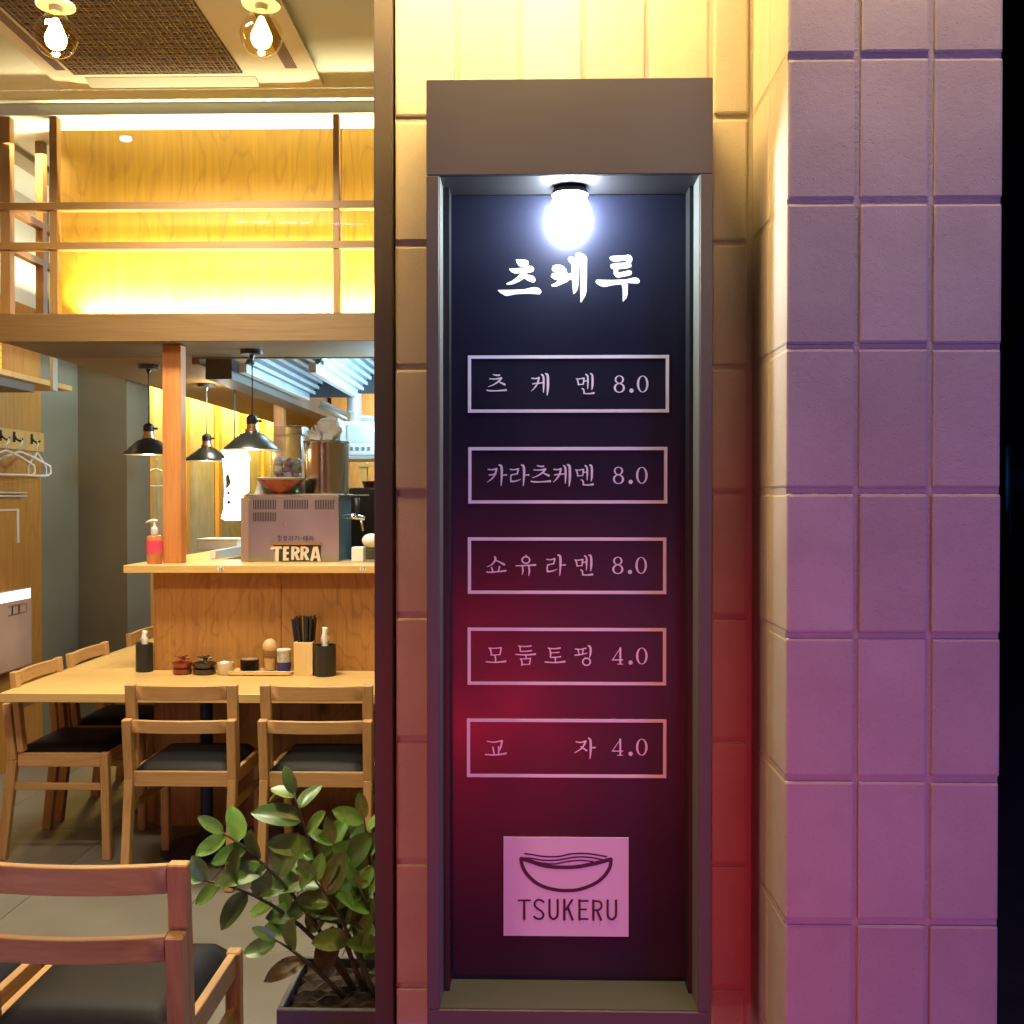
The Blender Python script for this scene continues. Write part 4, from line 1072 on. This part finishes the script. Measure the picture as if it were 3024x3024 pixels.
mm_ = [mat('food_purple', (.08, .03, .06), .4), mat('food_grey', (.22, .22, .28), .35), mat('food_pale', (.55, .52, .48), .4), mat('food_green', (.04, .07, .03), .5)]
n_ = 0
for zz in (mz1+.022, mz1+.058, mz1+.094, mz1+.130, mz1+.166):
    for u_ in (.2, .5, .8):
        n_ += 1
        xx = cx0+.012+(cx1-cx0-.024)*(u_+random.uniform(-.05, .05))
        fm = M().sphere((xx, 5.455+random.uniform(-.01, .03), zz+random.uniform(-.006, .006)), random.uniform(.023, .031), 10, 7, .95, .9)
        fm.v = [(a+random.uniform(-.006, .006), b_+random.uniform(-.006, .006), c_+random.uniform(-.006, .006)) for a, b_, c_ in fm.v]
        fm.build('food_piece', mm_[(0, 1, 0, 2, 0, 3, 1)[n_ % 7]], t, smooth='all')
X = X_(965, 5.33); r = 67/3100*5.33; pz1 = Z_(1303, 5.3)
m_pots = mat('pot_steel', (.45, .36, .28), .22, metal=1, bump=.03, bscale=30)
t = thing('stock_pot', (X, 5.33, mz1), 'tall cylindrical steel pot on the right of the dispenser top', 'pot')
M().lathe(X, 5.33, [(r*.92, mz1+.001), (r*.95, mz1+.004), (r*.985, pz1-.030)], 40).build('body', m_pots, t, smooth=True)
M().lathe(X, 5.33, [(r*.99, pz1-.0295), (r*1.0, pz1-.008), (r*1.05, pz1-.004), (r*1.05, pz1), (r*.97, pz1), (r*.95, pz1-.05)], 40).build('rim', m_pots, t, smooth=True)
t = thing('plastic_bag', (X-.02, 5.33, pz1), 'crumpled white plastic bags stuffed in the top of the steel pot', 'bag')
random.seed(5)
for i, (dx, dz, sz) in enumerate(((-.055, .028, .045), (.02, .045, .065), (-.085, .01, .026))):
    m = M(); m.sphere((X+dx, 5.33, pz1+dz), sz, 14, 9)
    m.v = [(x+random.uniform(-.009, .009), y+random.uniform(-.009, .009), max(pz1-.01, z+random.uniform(-.014, .014)+(abs(x-X-dx)*.5 if i == 1 else 0))) for x, y, z in m.v]
    m.build('bag_fold', mat('bag_film', (.78, .78, .76), .35, trans=.2), t)
Y0 = 6.0
X0m, X1m = X_(1000, Y0), X_(1000, Y0)+.46; zz0, zz1 = Z_(1345, Y0), Z_(1243, Y0)
t = thing('microwave', ((X0m+X1m)/2, 6.2, zz0), 'pale blue white kitchen appliance with square buttons at the window jamb', 'appliance')
M().box(X0m, X1m, Y0, Y0+.35, zz0, zz1).build('body', m_whitep, t, bevel=.012)
M().box(X0m+.05, X0m+.185, Y0-.004, Y0+.001, zz0+.075, zz1-.02).build('door', mat('panel_paleblue', (.5, .54, .56), .35), t, bevel=.0015)
for i in range(4): M().box(X_(1035+i*17, Y0), X_(1043+i*17, Y0), Y0-.004, Y0+.001, zz0+.028, zz0+.050).build('button', mat('button_grey', (.16, .19, .21), .5), t)
ks = thing('kitchen_shelf', (-.8, 6.2, zz0-.02), 'steel wall shelf carrying the white appliance', 'shelf')
M().box(X0m-.03, RX-.05, Y0-.03, Y0+.40, zz0-.022, zz0-.001).build('board', m_steelb, ks, bevel=.002)
M().box(RX-.09, RX-.05, Y0, Y0+.38, 0, zz0-.023).build('support', m_steelb, ks)
M().box(X0m-.02, X0m+.005, Y0+.30, Y0+.34, 0, zz0-.023).build('support', m_steelb, ks)
kb = thing('kitchen_worktop', (-.6, 6.1, 0), 'stainless kitchen worktop behind the beer dispenser', 'worktop')
M().box(-1.5, RX-.05, 5.75, 6.9, .86, .90).build('top', m_steelb, kb, bevel=.003)
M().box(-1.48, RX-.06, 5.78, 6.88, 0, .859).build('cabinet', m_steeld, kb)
kr = thing('dark_cooker', (-1.0, 6.5, .9), 'black cooker with a steel rim seen past the beer tap', 'cooker')
M().box(X_(1030, 6.2), X_(1030, 6.2)+.5, 6.2, 6.6, .901, Z_(1440, 6.2)).build('body', m_black, kr, bevel=.01)
M().box(X_(1028, 6.2), X_(1090, 6.2), 6.19, 6.6, Z_(1464, 6.2), Z_(1460, 6.2)).build('rim', m_steelb, kr)
kc = thing('red_pot', (X_(1092, 6.3), 6.35, Z_(1438, 6.3)), 'small red brown pot on the black cooker', 'pot')
M().lathe(X_(1092, 6.4), 6.4, [(.035, Z_(1440, 6.2)), (.05, Z_(1420, 6.3))], 18).build('body', m_bowl, kc, smooth=True)
Y0 = 5.15
X = X_(1060, Y0)
t = thing('folded_cloth', (X, Y0, CTZ), 'pale folded cloth on the counter right of the beer dispenser', 'cloth')
M().box(X_(1040, Y0), X_(1076, Y0), Y0-.03, Y0+.05, CTZ, Z_(1615, Y0)).build('cloth', m_whitep, t, bevel=.007)
X = X_(1096, Y0)
t = thing('plastic_cup', (X, Y0, CTZ), 'stack of pale plastic cups with a domed lid beside the window jamb', 'cups')
M().lathe(X, Y0, [(.030, CTZ), (.036, CTZ+.06), (.030, CTZ+.061), (.037, CTZ+.098)], 20).build('cup', m_clearw, t, smooth=True)
M().sphere((X, Y0, CTZ+.105), .046, 18, 10, 1, .75).build('lid', m_whitep, t, smooth='all')

# lit paper sign (hanging banner lamp) with ink figure
Y0 = 6.3
k = Ink(Y0, (640, 1310, 7.73))
prof = [(85,150),(140,125),(560,130),(640,170),(690,240),(728,350),(695,400),(690,1090),(640,1140),(560,1170),(555,1700),(510,1755),(200,1758),(95,1705),(150,1500),(172,1100),(160,700),(120,345),(200,320)]
b = thing('lit_paper_banner', (X_(690, Y0), Y0, Z_(1550, Y0)), 'glowing white paper banner lamp with dark ink marks behind the counter', 'lamp')
m = M(); nn = len(prof)
fr_ = [k.P(x, y) for x, y in prof]; bk = [(v[0], v[1]+.05, v[2]) for v in fr_]
m.add(fr_+bk, [tuple(range(nn)), tuple(range(2*nn-1, nn-1, -1))]+[(i, (i+1) % nn, nn+(i+1) % nn, nn+i) for i in range(nn)])
m.build('paper_body', mat('lit_paper', (.85, .83, .72), .7, emit=(1, .97, .82), estr=3), b)
k = Ink(Y0-.002, (640, 1310, 7.73))
k.poly([(245,690),(280,720),(318,880),(300,940),(250,1010),(205,1020),(215,900),(205,760)]); k.poly([(230,1090),(290,1095),(305,1130),(290,1165),(240,1150)]); k.poly([(240,1180),(280,1220),(275,1250),(240,1245)]); k.disc(275, 1340, 40)
k.done('ink_drawing', mat('ink_grey_green', (.10, .12, .09), .7), b)
M().tube([(X_(690, Y0), Y0+.025, Z_(1320, Y0)), (X_(690, Y0), Y0+.025, CZ0)], .004, 6).build('hanger', m_black, b)
X, Z = at(640, 1612, 6.4)
t = thing('counter_box', (X, 6.5, CTZ), 'low pale cardboard box on the far counter behind the pine post', 'box')
M().box(X_(583, 6.4), X_(700, 6.4), 6.4, 6.65, CTZ, Z_(1596, 6.4)).build('body', m_whitep, t, bevel=.003)
M().box(X_(581, 6.4)-.004, X_(702, 6.4)+.004, 6.392, 6.66, Z_(1596, 6.4), Z_(1592, 6.4)).build('lid', m_shadew, t)
t = M().box(-1.66, -1.632, 5.35, 6.55, CTZ, CTZ+.045).build('counter_upstand', m_whitep, bevel=.003)
tag(t, 'bright white raised edge strip running back along the left arm of the counter', 'strip')

# ------------------------------------------------------------------ range hood over the kitchen
hood = thing('range_hood', (-1.1, 6.2, 2.25), 'blue white stainless range hood of slatted filters over the kitchen', 'hood')
for hx, y0h, y1h in ((-1.55, 5.54, 7.1), (-1.18, 5.54, 6.85), (-.82, 5.54, 6.7)):
    zb = 2.245
    M().box(hx-.012, hx+.03, y0h, y1h, zb-.022, zb+.03).build('hood_rail', m_steelb, hood, bevel=.002)
    ang = math.atan2(.42, .30)
    M().add([(hx+.02, y0h, zb+.03), (hx+.32, y0h, zb+.45), (hx+.32, y1h, zb+.45), (hx+.02, y1h, zb+.03),
             (hx+.04, y0h, zb+.02), (hx+.34, y0h, zb+.44), (hx+.34, y1h, zb+.44), (hx+.04, y1h, zb+.02)],
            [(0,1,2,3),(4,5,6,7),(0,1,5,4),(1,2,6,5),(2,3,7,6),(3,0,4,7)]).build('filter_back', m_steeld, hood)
    sm = None
    for i in range(12):
        u = (i+.5)/12
        cx_, cz_ = hx+.040+.30*u+.012, zb+.02+.42*u-.008
        if sm is None:
            so_ = M().bar((0, 0, 0), (0, y1h-y0h, 0), .012, .020).build('filter_slat', m_steelb, hood, local=True); sm = so_.data
        else:
            so_ = bpy.data.objects.new('filter_slat', sm); C.objects.link(so_); so_.parent = hood
        so_.location = Vector((cx_, y0h, cz_)) - hood.location
    M().box(hx+.0, hx+.34, y1h, y1h+.02, zb, zb+.46).build('divider', m_black, hood)
M().box(-1.74, -1.60, 5.54, 8.4, 2.19, 2.30).build('hood_gutter', mat('hood_gutter_brown', (.09, .075, .065), .5), hood)
duct = thing('vent_duct', (-.95, 7.6, 2.2), 'grey steel ducts hanging behind the hood above the appliance', 'duct')
for dx, rr, zz in ((-1.02, .07, 1.95), (-.86, .085, 1.98), (-1.25, .05, 2.05)):
    M().lathe(dx, 7.3, [(rr, zz), (rr, zz+.10), (rr*1.08, zz+.105), (rr*1.08, zz+.12), (rr, zz+.125), (rr, 3.3)], 20).build('pipe', m_steelb, duct, smooth=True)
M().tube([(-1.5, 7.4, 2.22), (-1.3, 7.35, 2.12), (-1.1, 7.3, 2.10), (-.9, 7.3, 2.16)], .035, 10).build('elbow', m_steelb, duct, smooth='all')
kp = M().box(-1.72, RX-.05, 8.9, 9.0, 0, 3.34).build('kitchen_rear_partition', m_wallwood); tag(kp, 'brown plywood partition at the back of the kitchen', 'partition')
kt = thing('wooden_rack', (X_(1085, 8.2), 8.3, 1.0), 'pale wooden rack with a folded paper behind the microwave shelf', 'rack')
M().box(X_(1062, 8.2), X_(1083, 8.2), 8.2, 8.28, .9, Z_(1362, 8.2)).build('upright', m_stud, kt)
M().box(X_(1055, 8.2), X_(1120, 8.2), 8.19, 8.3, Z_(1378, 8.2), Z_(1370, 8.2)).build('shelf', m_stud, kt)
M().box(X_(1055, 8.2), X_(1055, 8.2)+.5, 8.2, 8.5, 0, .9).build('base', m_steeld, kt)

# ------------------------------------------------------------------ pendant lamps
def pendant(px, Y, label, root=None):
    X = X_(px, Y); zb = 1.80; zt = CZ0+.002
    r = .140
    if root is not None:
        return dup(root, (X, Y, zb), 0, label, 'black conical pendant lamps over the counter')
    t = thing('pendant_lamp', (X, Y, zb), label, 'lamp', 'black conical pendant lamps over the counter')
    M().lathe(0, 0, [(r, 0), (r*.97, .010), (r*.42, .078), (r*.26, .086), (r*.24, .092)], 36).build('shade', m_shade, t, smooth=True, local=True)
    M().lathe(0, 0, [(r*.985, -.0005), (r*.955, .006), (r*.40, .072), (.0001, .078)], 36).build('shade_lining', m_shadew, t, smooth=True, local=True)
    M().lathe(0, 0, [(.034, .092), (.034, .104), (.027, .108), (.027, .128)], 24).build('socket', m_copper, t, smooth=True, local=True)
    M().lathe(0, 0, [(.027, .1285), (.029, .135), (.029, .160), (.020, .170), (.006, .176)], 24).build('cap', m_black, t, smooth=True, local=True)
    M().tube([(.025, 0, .145), (.050, 0, .145)], .006, 8).build('switch', m_black, t, local=True)
    M().tube([(0, 0, .172), (.002, 0, .3), (0, 0, zt-zb-.02)], .0035, 6).build('cord', m_black, t, local=True)
    M().lathe(0, 0, [(.008, zt-zb-.045), (.014, zt-zb-.024), (.055, zt-zb-.020), (.058, zt-zb)], 28).build('ceiling_rose', m_shade, t, smooth=True, local=True)
    M().sphere((0, 0, .042), .026, 14, 9).build('bulb', mat('bulb_glow', (1, .9, .7), .5, emit=(1, .9, .66), estr=14), t, smooth='all', local=True)
    return t
P1 = pendant(440, 5.79, 'black conical pendant lamp left of the pine post')
pendant(611, 6.72, 'farthest and smallest black conical pendant lamp, right of the pine post', P1)
pendant(745, 5.23, 'nearest and largest black conical pendant lamp, in front of the hood', P1)
for px, Y in ((440, 5.79), (611, 6.72), (745, 5.23)):
    point('pendant_light', (X_(px, Y), Y, 1.795), 2.2, K('warm'), .03)
point('canopy_patch_fill', (-1.97, 6.65, 2.18), 12, (1, .93, .72), .04)  # unseen lamp added for the bright patch under the canopy, apart from the banner

# ------------------------------------------------------------------ left wall furniture
sx = -2.74
sh_ = thing('wall_shelf', (-2.87, 5.4, 2.2), 'pale wooden shelf high on the left wall', 'shelf')
ye = Y_(215, sx); ys = 3.2
M().box(LX, sx, ys, ye, 2.195, 2.225).build('board', m_stud, sh_, bevel=.002)
M().box(LX, sx-.05, ys, Y_(130, sx), 2.150, 2.194).build('bracket', m_jamb, sh_)
hx = Y_(163, sx+.01)
M().box(sx-.005, sx+.015, hx-.03, hx+.03, 2.17, 3.35).build('hanging_strut', mat('strut_grey', (.36, .34, .27), .6), sh_, bevel=.002)
bk_ = thing('yellow_booklets', (-2.85, 5.3, 2.225), 'stack of yellow booklets on the left wall shelf', 'booklets')
for i in range(5): M().box(-2.96, -2.78, 4.9, Y_(8, -2.78), 2.226+i*.034, 2.226+i*.034+.031).build('booklet', mat('booklet_yellow', (.75, .55, .03), .5), bk_, bevel=.002)
cr_ = thing('coat_rack', (LX, 5.6, 1.85), 'wooden coat rail with dark hooks on the left plywood wall', 'coat rack')
yq = Y_(127, LX+.01)
zA, zB = Z_(1262, yq), Z_(1318, yq)
zA = CAMZ + (zA-CAMZ)*.90; 
M().box(LX, LX+.02, 4.3, yq, 1.84, 1.955).build('rail', m_stud, cr_, bevel=.002)
for px in (0, 40, 92):
    yy = Y_(px+6, LX+.03)
    M().tube([(LX+.02, yy, 1.925), (LX+.035, yy, 1.90), (LX+.055, yy, 1.885), (LX+.075, yy, 1.90)], .006, 6).tube([(LX+.024, yy, 1.94), (LX+.024, yy, 1.88)], .008, 6).build('hook', m_black, cr_)
def hanger(loc, w, rz, label, group='white plastic coat hangers'):
    t = thing('coat_hanger', loc, label, 'hanger', group, rz)
    M().tube([(-w, 0, -.16), (-w*.98, 0, -.12), (-w*.5, 0, -.075), (0, 0, -.04), (w*.5, 0, -.075), (w*.98, 0, -.12), (w, 0, -.16), (w*.9, 0, -.175), (-w*.9, 0, -.175), (-w, 0, -.16)], .007, 6).build('arms', m_whitep, t, smooth='all', local=True)
    M().tube([(0, 0, -.04), (0, 0, -.01), (.018, 0, .01), (.012, 0, .03), (-.008, 0, .032)], .003, 6).build('hook', m_steelb, t, smooth='all', local=True)
    return t
yy = Y_(46, LX+.06)
hanger((LX+.085, yy, 1.865), .20, PI/2-.5, 'white hanger on the middle hook of the coat rail')
hanger((LX+.085, Y_(6, LX+.06), 1.865), .20, PI/2-.35, 'white hanger at the left picture edge on the coat rail')
hanger((LX+.085, Y_(98, LX+.06), 1.865), .20, PI/2+.2, 'white hanger nearest the grey plaster on the coat rail')
hanger((LX+.10, studY[0]-.03, Z_(1368, studY[0])), .17, PI/2-.9, 'single white hanger below the leftmost pendant lamp')
tr_ = thing('towel_bar', (LX, 5.5, Z_(1458, 5.8)), 'thin pale double bar on the left plywood wall under the hangers', 'rail')
yq2 = Y_(80, LX+.03)
M().tube([(LX+.03, 4.3, 1.590), (LX+.03, yq2, 1.590)], .006, 6).build('bar', m_steelb, tr_)
M().tube([(LX+.03, 4.3, 1.570), (LX+.03, yq2, 1.570)], .006, 6).build('bar', m_steelb, tr_)
pf = thing('picture_outline', (LX, 5.5, 1.4), 'thin pale frame outline on the left plywood wall below the bars', 'picture frame')
y1_ = Y_(58, LX+.01)
M().box(LX, LX+.008, 4.4, y1_, 1.487, 1.497).build('top_edge', m_cream, pf)
M().box(LX, LX+.008, y1_-.03, y1_, 1.30, 1.4865).build('side_edge', m_cream, pf)
bd = thing('wall_menu_board', (LX+.02, 5.5, .6), 'pale board with a painted white reflection along its top on the left wall near the table', 'board')
y1_ = Y_(88, LX+.04)
M().box(LX, LX+.05, 4.4, y1_, .58, 1.035).build('board', mat('board_rose', (.46, .30, .22), .5, var=.12, vscale=4), bd, bevel=.01)
M().box(LX+.0505, LX+.052, 4.4, y1_-.02, .975, 1.033).build('reflection_strip', mat('board_reflection', (.9, .9, .9), .5, emit=(1, .98, 1), estr=1.1), bd)  # emissive strip paints in a white reflection, not a lamp
k = M()
for i, pxx in enumerate((30, 40, 49, 60, 72)):
    yA = Y_(pxx, LX+.05)
    k.box(LX+.0505, LX+.0515, yA-.03, yA+.02, .895, .903).box(LX+.0505, LX+.0515, yA-.03, yA+.02, .945, .952)
    k.box(LX+.0503, LX+.0513, yA-.03 if i % 2 else yA+.01, yA-.015 if i % 2 else yA+.025, .903, .945)
k.build('faint_lettering', mat('board_letter', (.30, .16, .10), .6), bd)

# ------------------------------------------------------------------ plant in planter just inside the glass
pt = thing('potted_plant', (-.38, 2.33, 0), 'leafy green plant in a slate planter inside the window by the jamb', 'plant')
qx0, qx1, qy0, qy1, qz = X_(812, 2.17), -.215, 2.17, 2.43, .485
m = M(); th = .012
m.box(qx0, qx1, qy0, qy0+th, 0, qz).box(qx0, qx1, qy1-th, qy1, 0, qz).box(qx0, qx0+th, qy0+th, qy1-th, 0, qz).box(qx1-th, qx1, qy0+th, qy1-th, 0, qz)
m.build('planter', m_pot, pt, bevel=.002)
m = M(); n = 16; vs = []
random.seed(21)
for j in range(n+1):
    for i in range(n+1):
        vs.append((qx0+th+(qx1-qx0-2*th)*i/n, qy0+th+(qy1-qy0-2*th)*j/n, qz-.022+random.uniform(-.008, .012)))
m.add(vs, [(j*(n+1)+i, j*(n+1)+i+1, (j+1)*(n+1)+i+1, (j+1)*(n+1)+i) for j in range(n) for i in range(n)])
m.build('soil', m_soil, pt)
def leaf_mesh(name, material, curl):
    m = M(); n = 8; vs = []
    for i in range(n+1):
        u = i/n; w_ = math.sin(PI*min(1, u**.9))**.55*.5 if 0 < i < n else 0.02
        z = curl*u*u
        vs += [(-w_*.42, u, z+.10*w_), (-w_*.2, u, z+.03*w_), (0, u, z-.02), (w_*.2, u, z+.03*w_), (w_*.42, u, z+.10*w_)]
    fs = [(5*i+a, 5*i+a+1, 5*i+6+a, 5*i+5+a) for i in range(n) for a in range(4)]
    o = m.add(vs, fs).build(name, material, None, smooth='all')
    me = o.data; bpy.data.objects.remove(o); return me
LM = [leaf_mesh('leaf', m_leaf, -.18), leaf_mesh('leaf', m_leaf, .12), leaf_mesh('leaf', m_leaf2, -.3), leaf_mesh('leaf', m_leaf, -.05)]
LO = leaf_mesh('leaf', m_leafold, -.35)
def add_leaf(p, d, up, L, me, wd=1):
    d = Vector(d).normalized(); up = Vector(up); r = d.cross(up).normalized(); u = r.cross(d)
    o = bpy.data.objects.new('leaf', me); C.objects.link(o); o.parent = pt
    Mx = Matrix(((r.x*L*wd, d.x*L, u.x*L, p[0]-pt.location.x), (r.y*L*wd, d.y*L, u.y*L, p[1]-pt.location.y), (r.z*L*wd, d.z*L, u.z*L, p[2]-pt.location.z), (0, 0, 0, 1)))
    o.matrix_local = Mx
random.seed(14)
def stem(base, tip, Yt, bow, nl, L, old=False):
    X, Z = at(tip[0], tip[1], Yt)
    T = Vector((X, Yt, Z)); B = Vector((base[0], base[1], qz-.02))
    mid = (B+T)/2 + Vector(bow)
    pts = [B*(1-t)**2 + mid*2*t*(1-t) + T*t*t for t in [i/10 for i in range(11)]]
    M().tube([tuple(p) for p in pts], [.0065-.0045*i/10 for i in range(11)], 7).build('stem', m_stem, pt, smooth='all')
    def P(t): return B*(1-t)**2 + mid*2*t*(1-t) + T*t*t
    for i in range(nl):
        t = .34 + .64*i/(nl-1) if nl > 1 else 1
        p = P(t); d = (P(min(1, t+.02))-P(t-.02)).normalized()
        side = d.cross(Vector((0, 1, 0)))
        if side.length < .1: side = Vector((1, 0, 0))
        side = side.normalized()
        side = (side*math.cos(.5*math.sin(i*2.1)) + Vector((0, 1, 0))*math.sin(.6*math.sin(i*1.7+nl))).normalized()
        sg = 1 if i % 2 else -1
        dr = side*sg + d*random.uniform(.45, .95) + Vector((random.uniform(-.2, .2), random.uniform(-.35, .35), random.uniform(-.25, .15)))
        upv = Vector((random.uniform(-.5, .5), random.uniform(-1.0, -.1), random.uniform(.5, 1)))
        me = LO if old and i < 2 else random.choice(LM)
        add_leaf(p, dr, upv, 1.42*L*random.uniform(.75, 1.12)*(.75 if i == nl-1 else 1), me, random.uniform(1.15, 1.45))
    add_leaf(P(1), (P(1)-P(.95)), (0, -.7, .7), L*.9, random.choice(LM), 1.1)
bx, by = -.375, 2.30
stem((bx, by), (868, 2345), 2.32, (-.02, 0, .04), 10, .072)
stem((bx-.02, by), (660, 2460), 2.27, (.02, 0, .07), 10, .074)
stem((bx-.03, by+.02), (600, 2600), 2.26, (.03, 0, .09), 9, .070)
stem((bx+.01, by), (985, 2490), 2.32, (-.01, 0, .05), 10, .070)
stem((bx+.05, by), (1075, 2420), 2.34, (.0, 0, .04), 10, .070)
stem((bx+.03, by-.03), (930, 2600), 2.26, (.0, 0, .05), 9, .068)
stem((bx+.07, by-.02), (1060, 2620), 2.28, (.01, 0, .03), 9, .068)
stem((bx-.04, by-.03), (812, 2775), 2.22, (.0, 0, .02), 4, .062, True)
stem((bx+.08, by+.03), (1110, 2700), 2.36, (.01, 0, .03), 8, .066)
